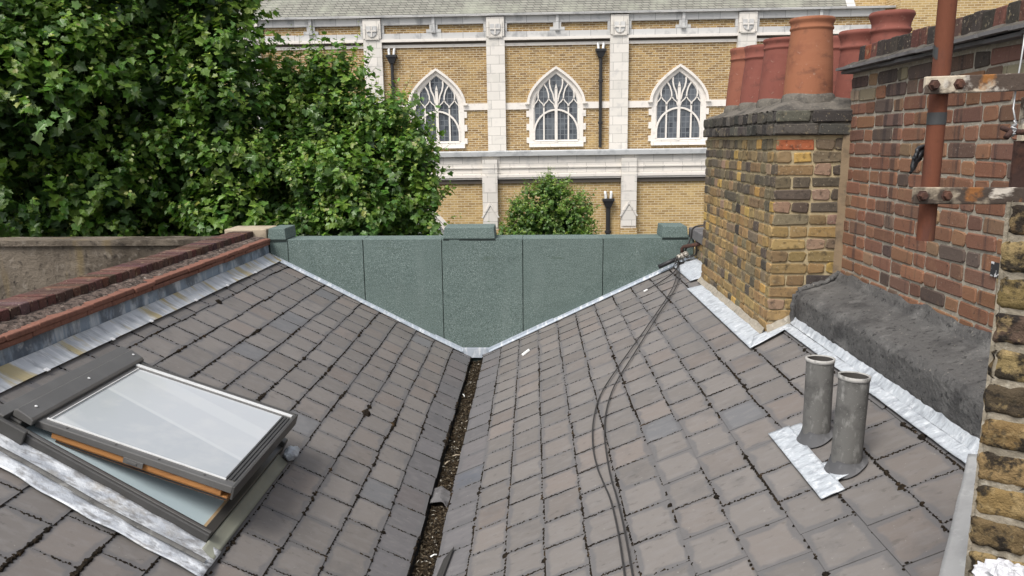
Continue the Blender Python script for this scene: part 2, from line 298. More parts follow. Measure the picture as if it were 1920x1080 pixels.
# ------------------------------------------------------------------ slate roof
roof = thing('slate_roof', (-.57, 5, -2.2), 'butterfly roof of brown grey slates falling to a central valley gutter', 'roof')
G, LEN, WID = .2057, .262, .252
WIN_Y0, WIN_Y1, WIN_X0, WIN_X1 = 3.06, 4.12, -2.40, -1.47
BLUE = .03
def slate_col(dark=0.):
    k = R()
    if k < BLUE: c = (.147, .147, .151)         # bluish replacement slates
    elif k < .2: c = (.164, .146, .133)
    elif k < .30: c = (.170, .147, .132)
    else: c = (.161, .147, .136)
    j = U(.84, 1.06) * (1 - dark)
    return tuple(x * j for x in c)
joint_pts_R, joint_pts_L = [], []
def slope(P, rows, y0, y1, side, jl):
    mb = MB()
    for i in range(rows):
        s0 = i * G + U(-.004, .004); y = y0 + (WID / 2 if i % 2 else 0) - U(0, .02)
        while y < y1:
            w = WID * U(.97, 1.03); a, b = y + .0017, y + w - .0017
            xm = P((a + b) / 2, s0 + .1, 0)
            skip = side == 'L' and a > WIN_Y0 - .02 and b < WIN_Y1 + .05 and WIN_X0 < xm.x < WIN_X1
            b = min(b, y1)
            if not skip and b - a > .03:
                t = U(-.005, .005); lift = U(0, .004); tl = .0080 + lift * .6; hd = .0020; th = .0038
                d = [U(-.004, .004) for _ in range(4)]
                c = slate_col(.10 if i == 0 else 0)
                if i == 0: c = (c[0] * .86, c[1] * .9, c[2] * .99)
                A = P(a, s0 + t + d[0], tl + U(-.001, .002)); B = P(b, s0 + t + d[1], tl + U(-.001, .002)); C = P(b, s0 + LEN, hd); D = P(a, s0 + LEN, hd)
                q = [A, B, C, D]; n = nR if side == 'R' else nL; q2 = [p - n * th for p in q]
                vis = G / LEN
                if side == 'R': mb.poly(q[::-1], c, [(0, 1 / vis), (1, 1 / vis), (1, 0), (0, 0)])
                else: mb.poly(q, c, [(0, 0), (1, 0), (1, 1 / vis), (0, 1 / vis)])
                dk = tuple(x * .8 for x in c)
                for k in (0, 1, 3):
                    k2 = (k + 1) % 4; mb.poly([q[k], q[k2], q2[k2], q2[k]], dk)
                jl.append(('t', a, b, s0 + t)); jl.append(('j', y, s0, s0 + G))
            y += w
    ob = mb.build('slate_slope', M_slate, roof, wuv=True)
    return ob
BLUE = .006
slope(PR, 12, 1.6, 7.492, 'R', joint_pts_R)['label'] = 'right hand slope of slates crossed by two cables'
BLUE = .035
slope(PL, 11, 1.6, 7.492, 'L', joint_pts_L)['label'] = 'left hand slope of slates around the roof window'
u = MB()
u.poly([onR(-.5, 1.4, -.012), onR(2.0, 1.4, -.012), onR(2.0, 7.5, -.012), onR(-.5, 7.5, -.012)])
for (xa, xb, ya, yb) in ((-2.75, -.645, 1.4, WIN_Y0), (-2.75, -.645, WIN_Y1, 7.5), (-2.75, WIN_X0 - .02, WIN_Y0, WIN_Y1), (WIN_X1 + .02, -.645, WIN_Y0, WIN_Y1)):
    u.poly([onL(xa, ya, -.012), onL(xb, ya, -.012), onL(xb, yb, -.012), onL(xa, yb, -.012)])
u.build('roof_underlay', M_under, roof)
# valley gutter: lead lined trough
zg = zr(XR0)
gt = MB()
gt.poly([(XL0 + .01, 1.4, zg - .13), (XR0 - .01, 1.4, zg - .13), (XR0 - .01, 7.5, zg - .13), (XL0 + .01, 7.5, zg - .13)])
gt.poly([(XR0 - .01, 1.4, zg - .13), (XR0 + .02, 1.4, zg - .004), (XR0 + .02, 7.5, zg - .004), (XR0 - .01, 7.5, zg - .13)])
gt.poly([(XL0 + .01, 7.5, zg - .13), (XL0 - .02, 7.5, zg - .004), (XL0 - .02, 1.4, zg - .004), (XL0 + .01, 1.4, zg - .13)])
gt.build('valley_gutter', M_alud, roof)
# brick stub mass under the roof so that nothing hovers
hb = MB(); hb.box(-2.62, 1.62, 1.3, 7.4, -11.5, -2.6); hb.build('house_body', M_mortar_d, roof)

# moss and dirt in the slate joints (stuff)
def blob(mb, p, n, r, flat=.6, col=(1, 1, 1)):
    a = n.cross(V((0, 1, .1))).normalized(); b = n.cross(a); p = V(p)
    k = 5; ph = U(0, 6); ring = [p + (a * cos(ph + 2 * pi * i / k) + b * sin(ph + 2 * pi * i / k)) * r * U(.6, 1.3) for i in range(k)]
    top = [p + (q - p) * .55 + n * r * flat * U(.6, 1.2) for q in ring]
    mb.faces(ring + top, [(i, (i + 1) % k, k + (i + 1) % k, k + i) for i in range(k)] + [tuple(range(k, 2 * k))], col)
mo = MB()
def scatter(jl, P, n, side):
    for j in jl:
        if j[0] == 't':
            _, a, b, s = j
            L = b - a; y = a
            while y < b:
                dn = .5 + nz((y * 1.3, s * 1.3, 3.3 if side == 'R' else 9.1), 1.4) + nz((y * 9, s * 9, 1), 1, .5)
                if side == 'L' and y < 3: dn -= .05
                pr = .52 if side == 'R' else .50
                if R() < max(0, (dn - .02)) * pr * 1.9:
                    rr = U(.0036, .0082) * (1 + (R() < .06) * U(.4, 1.6)) * (1.9 if nz((y * 1.7, s * 2.3, 6), 1.4) > .34 and side == 'L' else 1)
                    p = P(y, s - U(-.001, .006), .006)
                    blob(mo, p, n, rr)
                y += .0068
        else:
            _, y, s0, s1 = j
            s = s0
            while s < s1:
                dn = .5 + nz((y * 1.3, s * 1.3, 5.3 if side == 'R' else 2.1), 1.4) + nz((y * 8, s * 8, 4), 1, .5)
                if R() < max(0, dn - .02) * 1.35:
                    blob(mo, P(y + U(-.005, .005), s, .0115 - .010 * (s - s0) / G), n, U(.0034, .0068))
                s += .0068
scatter(joint_pts_R, PR, nR, 'R'); scatter(joint_pts_L, PL, nL, 'L')
mo.f, mo.c, mo.uv = zip(*[t for t in zip(mo.f, mo.c, mo.uv)]) ; mo.f, mo.c, mo.uv = list(mo.f), list(mo.c), list(mo.uv)
def in_win(p): return WIN_Y0 - .1 < p[1] < WIN_Y1 + .05 and WIN_X0 - .1 < p[0] < WIN_X1 + .08
keep = [i for i, f in enumerate(mo.f) if not in_win(mo.v[f[0]])]
mo.f = [mo.f[i] for i in keep]; mo.c = [mo.c[i] for i in keep]; mo.uv = [mo.uv[i] for i in keep]
tag(mo.build('moss', M_moss), 'dark moss crumbs along the joints of the slates', 'moss', kind='stuff')
# leaf litter in the gutter (stuff)
lt = MB(); lt.grid(lambda a, b: (XL0 + .012 + (XR0 - XL0 - .024) * a, 1.5 + 5.99 * b, zg - .075 + nz((a * 2, b * 90, 0), 1.2, .014) + nz((a * 9, b * 300, 5), 1, .01)), 10, 420, (.05, .036, .022))
for i in range(5200):
    y = U(2.6, 7.47); x = U(XL0 + .015, XR0 - .015); z = zg - .066 + U(-.006, .016)
    a = U(0, pi); l = U(.006, .017); w = U(.002, .006); k = R()
    c = (.026, .021, .016) if k < .5 else (.066, .050, .032) if k < .8 else (.12, .10, .07) if k < .965 else (.42, .39, .33)
    d = V((cos(a), sin(a), U(-.4, .4))) * l; e = V((-sin(a), cos(a), U(-.4, .4))) * w; p = V((x, y, z))
    lt.poly([p - d, p + e, p + d, p - e + V((0, 0, .003))], c)
tag(lt.build('gutter_litter', M_debris), 'brown leaf litter and twigs filling the valley gutter', 'litter', kind='stuff')
# loose pieces lying about
def scrap(name, pts, th, mat, label, cat, n=V((0, 0, 1))):
    mb = MB(); mb.prism(pts, n * th); return tag(mb.build(name, mat), label, cat)
cx, cy = -.585, 4.42
mb = MB(); mb.grid(lambda a, b: (cx - .055 + .115 * a + .012 * (b - .5) * sin(a * 7), cy - .11 + .2 * b - .03 * a, zg - .042 + .018 * sin(a * 3.1) + nz((a, b, 2), 2.2, .02)), 8, 8)
ob = mb.build('felt_scrap', M_slab); ob.modifiers.new('solid', 'SOLIDIFY').thickness = .004
tag(ob, 'torn grey felt scrap lying across the litter in the gutter', 'felt scrap')
for (x, y, l, a, nm, lb) in ((-.612, 6.35, .05, 1.9, 'plastic_strip', 'small white plastic strip in the far part of the gutter'), (-.55, 5.05, .05, .2, 'bleached_twig', 'pale bleached twig in the middle of the gutter'), (-.6, 4.93, .05, 1.0, 'pale_stick', 'pale stick leaning on the left edge of the gutter'), (-.54, 3.72, .035, .5, 'white_flake', 'white flake in the near part of the gutter')):
    mb = MB(); d = V((cos(a), sin(a), .1)); p = V((x, y, zg - .045)); mb.tube([p - d * l * .5, p + V((.002, 0, .006)), p + d * l * .5], .0045, 5); tag(mb.build(nm, M_white if 'white' in lb else M_stonecap), lb, 'debris')
q = V((-.06, 6.78)); a = .35
pp = [onR(q.x + dx * cos(a) - dy * sin(a), q.y + dx * sin(a) * 3 + dy * 2, .014) for dx, dy in ((-.035, -.012), (.035, -.012), (.035, .014), (-.035, .014))]
scrap('plastic_offcut', pp, .012, M_white, 'white plastic offcut lying alone on the right slates', 'offcut', nR)
pp = [V((-.50, 3.32, zg + .0)), V((-.445, 3.36, zg + .045)), V((-.415, 3.62, zg + .06)), V((-.485, 3.55, zg + .0))]
scrap('broken_slate', pp, .007, M_alud, 'dark broken slate lying by the near end of the gutter', 'slate', V((-.3, 0, .95)))

# ------------------------------------------------------------------ green felt parapet
YW = 7.5
fp = thing('felt_parapet', (-.6, YW, -2.1), 'parapet wall covered in green mineral felt at the far end of the valley', 'wall')
ZT = -.945
def zbot(x): return max(zl(x) if x < -.57 else zr(x), -2.105) + .046
mb = MB(); xs = [-2.66, -.72, -.45, 1.56]
mb.prism([(x, YW + .006, z) for x, z in ((-2.66, -2.9), (1.60, -2.9), (1.60, ZT - .004), (-2.66, ZT - .004))], (0, .30, 0)); mb.build('wall_core', M_feltdark, fp)
segs = [-2.645, -2.462, -1.702, -.911, -.101, .699, 1.595]
for i in range(6):
    a, b = segs[i] + .004, segs[i + 1] - .004
    xs = [a] + [x for x in (-.72, -.45) if a < x < b] + [b]
    dy = (.000, .003, .001, .004, .0, .002)[i]
    nx = 14
    for k in range(len(xs) - 1):
        x0, x1 = xs[k], xs[k + 1]
        mb = MB() if k == 0 else mb
        mb.grid(lambda s, t: (x0 + (x1 - x0) * s, YW - dy + nz((x0 + (x1 - x0) * s, t, i), 2.5, .004), (zbot(x0 + (x1 - x0) * s)) * (1 - t) + (ZT + .002) * t), 10, 10)
    ob = mb.build('felt_sheet', M_felt, fp); sm = ob.modifiers.new('solid', 'SOLIDIFY'); sm.thickness = .006; sm.offset = 1
mb = MB()
for i in range(6):
    a, b = segs[i] + .001, segs[i + 1] - .001
    mb.prism([(a, YW - .006, ZT), (b, YW - .006, ZT), (b, YW + .31, ZT), (a, YW + .31, ZT)], (0, 0, .008 + .0015 * (i % 2)))
mb.build('felt_capping', M_felt, fp, bevel=.003)
for (x0, x1, lb) in ((-2.66, -2.474, 'raised felt covered block at the left end of the parapet'), (-.895, -.375, 'raised felt covered block in the middle of the parapet'), (1.278, 1.535, 'raised felt covered block at the right end of the parapet')):
    mb = MB(); y0, y1, z0, z1 = YW - .016, YW + .33, ZT + .011, -.822
    mb.prism([(x0, y0, z0), (x1, y0, z0), (x1 - .012, y0 + .012, z1), (x0 + .014, y0 + .012, z1)], (0, y1 - y0, 0))
    ob = mb.build('raised_block', M_felt, fp, bevel=.006); ob['label'] = lb
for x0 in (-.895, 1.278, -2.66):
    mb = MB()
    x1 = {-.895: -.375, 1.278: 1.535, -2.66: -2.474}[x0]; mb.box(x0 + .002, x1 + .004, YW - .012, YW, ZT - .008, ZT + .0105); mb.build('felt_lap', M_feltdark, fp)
# lead strip that follows the foot of the parapet
mb = MB(); pts = [(-2.62, zl(-2.62)), (-1.9, zl(-1.9)), (-1.7, zl(-1.7)), (-1.0, zl(-1.0)), (-.72, -2.112), (-.45, -2.112), (.2, zr(.2)), (.75, zr(.75)), (1.56, zr(1.56))]
for k in range(len(pts) - 1):
    (xa, za), (xb, zb) = pts[k], pts[k + 1]; o = .002 * (k % 2)
    hgt = .058 if 3 <= k <= 5 else .048
    mb.prism([(xa, YW - .012 - o, za - .012), (xb, YW - .012 - o, zb - .012), (xb, YW - .012 - o, zb + hgt), (xa, YW - .012 - o, za + hgt)], (0, .004, 0))
    if k not in (4,): mb.prism([(xa, YW - .060, za + .019), (xb, YW - .060, zb + .019), (xb, YW - .012 - o, zb + .026), (xa, YW - .012 - o, za + .026)], (0, 0, .004))
mb.build('lead_flashing', M_flash, fp)
mb = MB(); mb.prism([(-.74, YW - .018, -2.16), (-.435, YW - .018, -2.16), (-.45, YW - .018, -2.062), (-.72, YW - .018, -2.062)], (0, .004, 0)); mb.build('gutter_end_flashing', M_flash, fp)

# ------------------------------------------------------------------ left parapet: bricks on edge, fillet, creasing tiles, lead
bp = thing('brick_parapet', (-2.8, 5.5, -1.1), 'low parapet with red brick on edge coping over lead flashing left of the slates', 'wall')
mb = MB(); mb.box(-3.0, -2.668, 1.4, 7.49, -3.2, -.985); mb.build('wall_core', M_mortar_d, bp)
mb = MB(); y = 1.5
while y < 7.46:                                  # every brick on edge of the coping
    w = U(.066, .074); j = [U(-.003, .003) for _ in range(4)]; k = R()
    c = (.112, .058, .047) if k < .55 else (.085, .049, .042) if k < .85 else (.15, .09, .073)
    c = tuple(v * U(.85, 1.12) for v in c)
    x0, x1, z0, z1 = -2.80 + j[0], -3.01 + j[1], -.945, -.845 + j[2]
    ch = .004
    prof = [(x0, z0), (x0, z1 - ch), (x0 - ch, z1), (x1 + ch, z1), (x1, z1 - ch), (x1, z0)]
    mb.prism([(px, y, pz) for px, pz in prof], (0, w, 0), c)
    y += w + U(.010, .014)
mb.build('brick_coping', M_brick, bp)
mb = MB(); mb.box(-3.0, -2.806, 1.45, 7.47, -.985, -.852); mb.build('coping_mortar', M_fillet, bp)
mb = MB(); mb.grid(lambda a, b: (-2.655 - .150 * a, 1.45 + 6.03 * b, -.93 + .026 * a + .012 * a * (1 - a) * 4 + nz((a * .4, b * 40, 0), 2.4, .010) + nz((a * 2, b * 160, 7), 1, .008)), 9, 500)
mb.build('mortar_fillet', M_fillet, bp)
mb = MB()
for lay, (z0, z1, xo) in enumerate(((-.985, -.952, -2.628), (-.950, -.918, -2.620))):
    y = 1.45 + .1 * lay
    while y < 7.47:
        w = min(U(.24, .27), 7.475 - y); a = U(-.005, .005); dz = U(-.004, .004)
        mb.prism([(xo + a, y, z0 + dz), (xo + a + U(-.003, .003), y + w - .004, z0 + dz), (-2.73, y + w - .004, z0 + dz), (-2.73, y, z0 + dz)], (0, 0, z1 - z0)); y += w
mb.build('creasing_tiles', M_creasing, bp, bevel=.008)
mb = MB(); y = 1.45                                # lead upstand in lapped pieces
k = 0
while y < 7.46:
    w = min(U(.85, 1.0), 7.47 - y); o = .002 if k % 2 else 0
    mb.grid(lambda a, b, y=y, w=w, o=o: (-2.664 + o + .006 * b + nz((y + w * a, b, 3), 3, .003), y + (w + .03) * a, -1.115 + .135 * (1 - b)), 12, 4); y += w; k += 1
ob = mb.build('lead_upstand', M_lead, bp); ob.modifiers.new('solid', 'SOLIDIFY').thickness = .003
mb = MB(); y = 1.45; k = 0
while y < 7.46:
    w = min(U(.75, .9), 7.47 - y); o = .003 if k % 2 else 0
    mb.grid(lambda a, b, y=y, w=w, o=o: onL(-2.668 + .122 * b, y + (w + .02) * a, .023 + o + .012 * (1 - b) ** 2 + nz((y + w * a, b, 8), 4, .004)), 14, 5)
    y += w; k += 1
ob = mb.build('lead_apron', M_apron, bp); ob.modifiers.new('solid', 'SOLIDIFY').thickness = .003
for y in (3.72, 4.35, 4.82, 5.5, 6.1, 6.75):
    mb = MB(); p = onL(-2.553, y, .026); d = (onL(-2.50, y, .02) - onL(-2.553, y, .02)).normalized()
    mb.obox(p - d * .008, d * .026, V((0, .028, 0)), nL * .006); mb.build('lead_clip', M_bead, bp, bevel=.002)

# neighbour's rendered parapet beyond and its coping stone
rw = thing('rendered_wall', (-5, 7.62, -1.5), 'brown stained rendered wall below the trees left of the brick parapet', 'wall')
mb = MB(); mb.grid(lambda a, b: (-9.5 + 6.48 * a, 7.62 + nz((a * 8, b * 2, 1), 1.2, .015), -3.5 + 2.5 * b), 60, 30); mb.box(-9.5, -3.02, 7.66, 7.9, -11.5, -.99); mb.build('wall_face', M_conc, rw)
mb = MB(); mb.grid(lambda a, b: (-9.5 + 6.48 * a, 7.585 + .34 * b, -.945 + nz((a * 30, b, 5), 1, .006)), 80, 3); mb.grid(lambda a, b: (-9.5 + 6.48 * a, 7.585 + nz((a * 30, b, 9), 1, .004), -1.0 + .055 * b + nz((a * 30, 0, 5), 1, .006) * b), 80, 2); mb.build('coping', M_conc, rw)
mb = MB(); mb.box(-3.10, -2.672, 7.50, 7.85, -1.0, -.828); tag(mb.build('coping_stone', M_stonecap, None, bevel=.012), 'buff coping stone behind the far end of the brick coping', 'coping stone')

# ------------------------------------------------------------------ roof window
SX = -2.49
def PW(y, s, h): return V((SX + s * cos(aL), y - .097 * (s - .66), zl(SX) - s * sin(aL))) + nL * h
e2 = V((cos(aL), 0, -sin(aL))); ey = V((0, 1, 0))
rwn = thing('roof_window', PW(3.6, .6, 0), 'grey framed roof window propped open on the left slates', 'roof window')
Y0, Y1, T0, T1 = 3.059, 4.13, .085, 1.175
HF = .085
def pbox(mb, y0, y1, s0, s1, h0, h1): mb.obox(PW(y0, s0, h0), (e2 - ey * .097) * (s1 - s0), ey * (y1 - y0), nL * (h1 - h0))
mb = MB()
pbox(mb, Y0, Y0 + .045, T0, T1, -.02, HF - .012); pbox(mb, Y1 - .055, Y1, T0, T1, -.02, HF)
pbox(mb, Y0 + .0452, Y1 - .0552, T0, T0 + .10, -.02, HF - .003); pbox(mb, Y0 + .0452, Y1 - .0552, T1 - .045, T1, -.02, .055)
mb.build('frame', M_alud, rwn, bevel=.006)
mb = MB(); pbox(mb, Y0 + .010, Y0 + .026, T0 + .1, T1 - .003, HF - .012, HF - .006); pbox(mb, Y0 - .006, Y0 + .0, T0 + .12, T1, -.0, .03); mb.build('frame_rib', M_alu, rwn, bevel=.002)
mb = MB(); pbox(mb, Y0 + .0, Y1 + .0, T0 - .020, T0 + .040, .03, .104); mb.build('head_flashing', M_alu, rwn, bevel=.004)
# hood over the hinge side
mb = MB(); y0, y1 = 3.112, 4.10
prof = [(T0 + .045, HF + .001), (T0 + .145, HF - .0), (T0 + .145, HF + .026), (T0 + .130, HF + .034), (T0 + .058, HF + .042), (T0 + .045, HF + .034)]
mb.prism([PW(y0, s, h) for s, h in prof], ey * (y1 - y0)); mb.build('hood', M_alu, rwn, bevel=.004)
mb = MB(); pbox(mb, Y0 - .022, Y0 - .001, T0 - .07, T0 + .17, -.06, HF + .012); mb.build('corner_cover', M_alud, rwn, bevel=.006)
for y in (3.2, 3.62, 4.06):
    mb = MB(); mb.lathe([(.007, 0), (.007, .003), (.003, .005), (0, .005)], PW(y, T0 + .09, HF + .0395), 10, axis=nL); mb.build('screw', M_bead, rwn)
# timber lining visible through the gap
mb = MB(); pbox(mb, Y0 + .056, Y1 - .056, T1 - .060, T1 - .0455, -.034, .042); mb.build('timber_sill', M_pinepale, rwn)
# plaster lined shaft
mb = MB(); pbox(mb, Y0 + .0455, Y1 - .056, T0 + .101, T1 - .061, .022, .030)
mb.build('lining', M_lining, rwn)
mb = MB()
for (a0, a1, b0, b1) in ((Y0 + .03, Y0 + .0448, T0, T1), (Y1 - .0555, Y1 - .04, T0, T1), (Y0, Y1, T0 + .08, T0 + .099), (Y0, Y1, T1 - .045, T1 - .03)): pbox(mb, a0, a1, b0, b1, -.2, -.0205)
mb.build('shaft_wall', M_lining, rwn)
# sash: hinged at the head, raised at the foot
H0, H1 = HF + .012, .272
def PS(y, t, h):
    s0, s1 = T0 + .135, 1.160; a = V((0, 0, 0))
    base = PW(y, s0, H0); end = PW(y, s1, H1); d = (end - base); L = d.length; d /= L; n = ey.cross(V((d.x, 0, d.z)).normalized()) * -1
    if n.dot(nL) < 0: n = -n
    return base + d * t + n * h
SL = (PW(0, 1.160, H1) - PW(0, T0 + .135, H0)).length
ds = (PS(0, 1, 0) - PS(0, 0, 0)); ns = (PS(0, 0, 1) - PS(0, 0, 0))
def sbox(mb, y0, y1, t0, t1, h0, h1): mb.obox(PS(y0, t0, h0), ds * (t1 - t0), ey * (y1 - y0), ns * (h1 - h0))
A0, A1 = 3.150, 4.060
mb = MB(); sbox(mb, A0, A0 + .042, 0, SL, -.035, .0); sbox(mb, A1 - .062, A1, 0, SL, -.035, .0); sbox(mb, A0 + .0422, A1 - .0622, 0, .04, -.035, -.002); sbox(mb, A0 + .0422, A1 - .0622, SL - .060, SL, -.035, -.002)
sa = mb.build('sash', M_alu, rwn, bevel=.004)
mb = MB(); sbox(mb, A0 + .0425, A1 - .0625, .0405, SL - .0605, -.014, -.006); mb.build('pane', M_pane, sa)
mb = MB(); sbox(mb, A0 + .036, A0 + .045, .03, SL - .05, .0005, .005); sbox(mb, A1 - .052, A1 - .028, .0, SL - .01, .0005, .006); sbox(mb, A0 + .046, A1 - .067, .039, .043, -.0015, .003); mb.build('bright_bead', M_bead, sa)
mb = MB()
for t in (SL - .055, SL - .038, SL - .021): sbox(mb, A0 + .05, A1 - .07, t, t + .008, -.0015, .005)
mb.build('foot_ribs', M_alud, sa)
mb = MB(); sbox(mb, A0 - .004, A1 + .012, SL + .0005, SL + .012, -.060, .004); sbox(mb, A1 + .0005, A1 + .014, .0, SL, -.05, .003); mb.build('edge_cover', M_alud, sa, bevel=.003)
mb = MB(); sbox(mb, A0 + .012, A0 + .055, .08, SL - .05, -.068, -.036); mb.build('timber_rail', M_pine, sa, bevel=.003)
mb = MB(); sbox(mb, A0 + .02, A0 + .06, .10, SL - .02, -.088, -.0685); mb.build('timber_rebate', M_pine, sa, bevel=.002)
mb = MB(); sbox(mb, A0 + .018, A0 + .0195, .10, SL - .02, -.084, -.076); mb.build('seal', M_black, sa)
mb = MB(); sbox(mb, A0 + .06, A1 - .02, SL - .07, SL - .01, -.08, -.036); mb.build('foot_rail', M_pine, sa)
mb = MB(); sbox(mb, A0 - .006, A0 - .0005, SL * .46, SL * .56, -.058, -.03); sbox(mb, A0 - .009, A0 - .0062, SL * .48, SL * .53, -.05, -.038); mb.build('hinge_plate', M_alu, sa, bevel=.003)
for t in (.15, .4, .62, .85):
    mb = MB(); mb.lathe([(.006, 0), (.006, .002), (0, .004)], PS(A0 + .02, SL * t, 0), 8, axis=ns); mb.build('screw', M_alud, sa)
# flashings round the window
mb = MB(); mb.grid(lambda a, b: PW(2.86 + (Y0 - 2.86) * b + .006 * sin(a * 9) * (1 - b), .06 + 1.19 * a, .026 + .012 * exp(-((b - .28) / .1) ** 2) + .05 * max(0, b - .8) ** 1.0 * 1.2 + nz((a * 6, b * 2, 4), 1.6, .008)), 40, 14)
ob = mb.build('side_flashing', M_silver, rwn, smooth=True); ob.modifiers.new('solid', 'SOLIDIFY').thickness = .004
mb = MB(); mb.grid(lambda a, b: PW(2.935 + .030 * b + .006 * sin(a * 8), .12 + 1.10 * a, .0325 + .006 * sin(b * pi)), 30, 4); ob = mb.build('flashing_welt', M_pipe, rwn, smooth=True)
mb = MB(); mb.grid(lambda a, b: PW(3.0 + 1.0 * a, T1 + .001 + .068 * b, .022 * (1 - b) ** 1.5 + .022), 10, 5); ob = mb.build('sill_flashing', M_sillfl, rwn, smooth=True); ob.modifiers.new('solid', 'SOLIDIFY').thickness = .003
# crumpled lead lump on the flashing corner
mb = MB(); c = PW(4.07, T1 + .055, .05)
def lump(a, b):
    th, ph = 2 * pi * a, pi * b; d = V((cos(th) * sin(ph), sin(th) * sin(ph), cos(ph)))
    return c + V((d.x * .04, d.y * .055, d.z * .035)) * (1 + nz(d, 2.2, .45))
mb.grid(lump, 18, 12); tag(mb.build('lead_lump', M_silver_w, None, smooth=True), 'crumpled silver lead lump at the far lower corner of the roof window', 'lead lump')

# ------------------------------------------------------------------ bricks as geometry
def lay(mb, O, Ud, N, L, rows, pat, colf, ch=.075, bh=.063, jt=.011, dep=.0, prot=.007, jit=.003, z0=0, rag=0):
    """courses of single bricks on the plane through O (Ud along, N outwards)"""
    O, Ud, N = V(O), V(Ud).normalized(), V(N).normalized()
    for r in range(rows):
        x = 0; k = 0; lens = pat(r)
        while x < L - .015:
            bl = lens[k % len(lens)] * U(.96, 1.04); k += 1
            x1 = min(x + bl - jt, L)
            if L - x1 < .03: x1 = L
            if x1 - x > .02:
                zb, zt = z0 + r * ch + U(-.002, .002), z0 + r * ch + bh + U(-.003, .002)
                cr = U(.006, .012)
                ol = [(x + cr, zb), (x1 - cr, zb), (x1, zb + cr), (x1, zt - cr), (x1 - cr, zt), (x + cr, zt), (x, zt - cr), (x, zb + cr)]
                ol = [(a + U(-jit, jit), b + U(-jit, jit)) for a, b in ol]
                cu, cv = (x + x1) / 2, (zb + zt) / 2; p0 = prot + U(-.003, .003)
                ins = .0045
                fr = [(a + (ins if a < cu else -ins), b + (ins if b < cv else -ins)) for a, b in ol]
                P0 = [O + Ud * a + V((0, 0, b)) - N * .008 for a, b in ol]
                P1 = [O + Ud * a + V((0, 0, b)) + N * (p0 - .0035) for a, b in ol]
                P2 = [O + Ud * a + V((0, 0, b)) + N * (p0 + U(-.001, .001)) for a, b in fr]
                n = 8; ccw = Ud.cross(V((0, 0, 1))).dot(N) > 0
                fs = [(i, (i + 1) % n, n + (i + 1) % n, n + i) for i in range(n)] + [(n + i, n + (i + 1) % n, 2 * n + (i + 1) % n, 2 * n + i) for i in range(n)] + [tuple(range(2 * n, 3 * n))]
                if not ccw: fs = [tuple(reversed(f)) for f in fs]
                mb.faces(P0 + P1 + P2, fs, colf(r, cu))
            x = x1 + jt
def var(c, a=.85, b=1.15): j = U(a, b); return tuple(v * j * U(.95, 1.05) for v in c)
YEL = [(.30, .205, .095), (.25, .17, .082), (.215, .155, .085), (.165, .132, .086), (.10, .083, .064), (.06, .053, .048), (.25, .17, .12), (.40, .255, .085)]
def ycol(rows, top=5):
    def f(r, x):
        k = R(); q = r / rows
        if q > .66 and k < .42: return var(YEL[random.choice((3, 3, 4, 4))])
        if k < .3: return var(YEL[0])
        if k < .52: return var(YEL[1])
        if k < .68: return var(YEL[2])
        if k < .78: return var(YEL[3])
        if k < .86: return var(YEL[6])
        if k < .92: return var(YEL[4])
        if k < .95: return var(YEL[5])
        return var(YEL[7])
    return f
STR, HDR = .226, .113
# ------------------------------------------------------------------ yellow chimney stack
CX, CY0, CY1, CZ0, CZ1 = 1.465, 4.65, 6.52, -1.33, .03
ck = thing('chimney_stack', (1.9, 5.6, -1.2), 'yellow stock brick chimney stack carrying the terracotta pots', 'chimney')
mb = MB(); mb.box(CX + .002, 2.72, CY0 + .002, CY1, CZ0 - .9, CZ1); mb.build('mortar_core', M_mortar_y, ck)
mb = MB(); NR = 18; fcol = ycol(NR)
lay(mb, (CX, CY1, CZ0), (0, -1, 0), (-1, 0, 0), CY1 - CY0 + .004, NR, lambda r: [HDR] if r % 3 else [HDR, HDR, STR, HDR], fcol, jit=.004)
def fcol2(r, x):
    if r == NR - 1 and x < .25: return (.36, .115, .055)
    return fcol(r, x)
lay(mb, (CX - .004, CY0, CZ0), (1, 0, 0), (0, -1, 0), .42, NR, lambda r: [STR, HDR] if r % 2 else [HDR * .95, HDR, STR], fcol2, jit=.005)
mb.build('brickwork', M_brick, ck)
mb = MB(); mb.box(CX - .022, 2.74, CY0 - .022, CY1 + .02, CZ1 + .002, .178); mb.build('cap_core', M_mortar_d, ck)
mb = MB(); dk = lambda r, x: var(random.choice(((.06, .055, .05), (.075, .068, .06), (.045, .042, .04), (.10, .09, .075))))
lay(mb, (CX - .026, CY1 + .02, CZ1 + .004), (0, -1, 0), (-1, 0, 0), CY1 - CY0 + .046, 2, lambda r: [HDR, HDR * .95], dk, jit=.005)
lay(mb, (CX - .030, CY0 - .026, CZ1 + .004), (1, 0, 0), (0, -1, 0), .48, 2, lambda r: [STR, STR * 1.1] if r % 2 else [STR * 1.15, STR * 1.2], dk, jit=.005)
mb.build('cap_courses', M_brick, ck)
fl = MB()
def flf(a, b):
    x, y = CX - .03 + 1.30 * a, CY0 - .03 + (CY1 - CY0 + .06) * b
    e = min(x - (CX - .03), y - (CY0 - .03), CY1 + .03 - y, .26); t = max(0, e) / .26
    return V((x, y, .172 + .082 * sin(t * pi / 2) + nz((x, y, 0), 5, .014) * (.3 + t) + nz((x, y, 3), 16, .007) + nz((x, y, 3), 40, .004)))
fl.grid(flf, 50, 70); fl.build('flaunching', M_flaunch, ck, smooth=True)
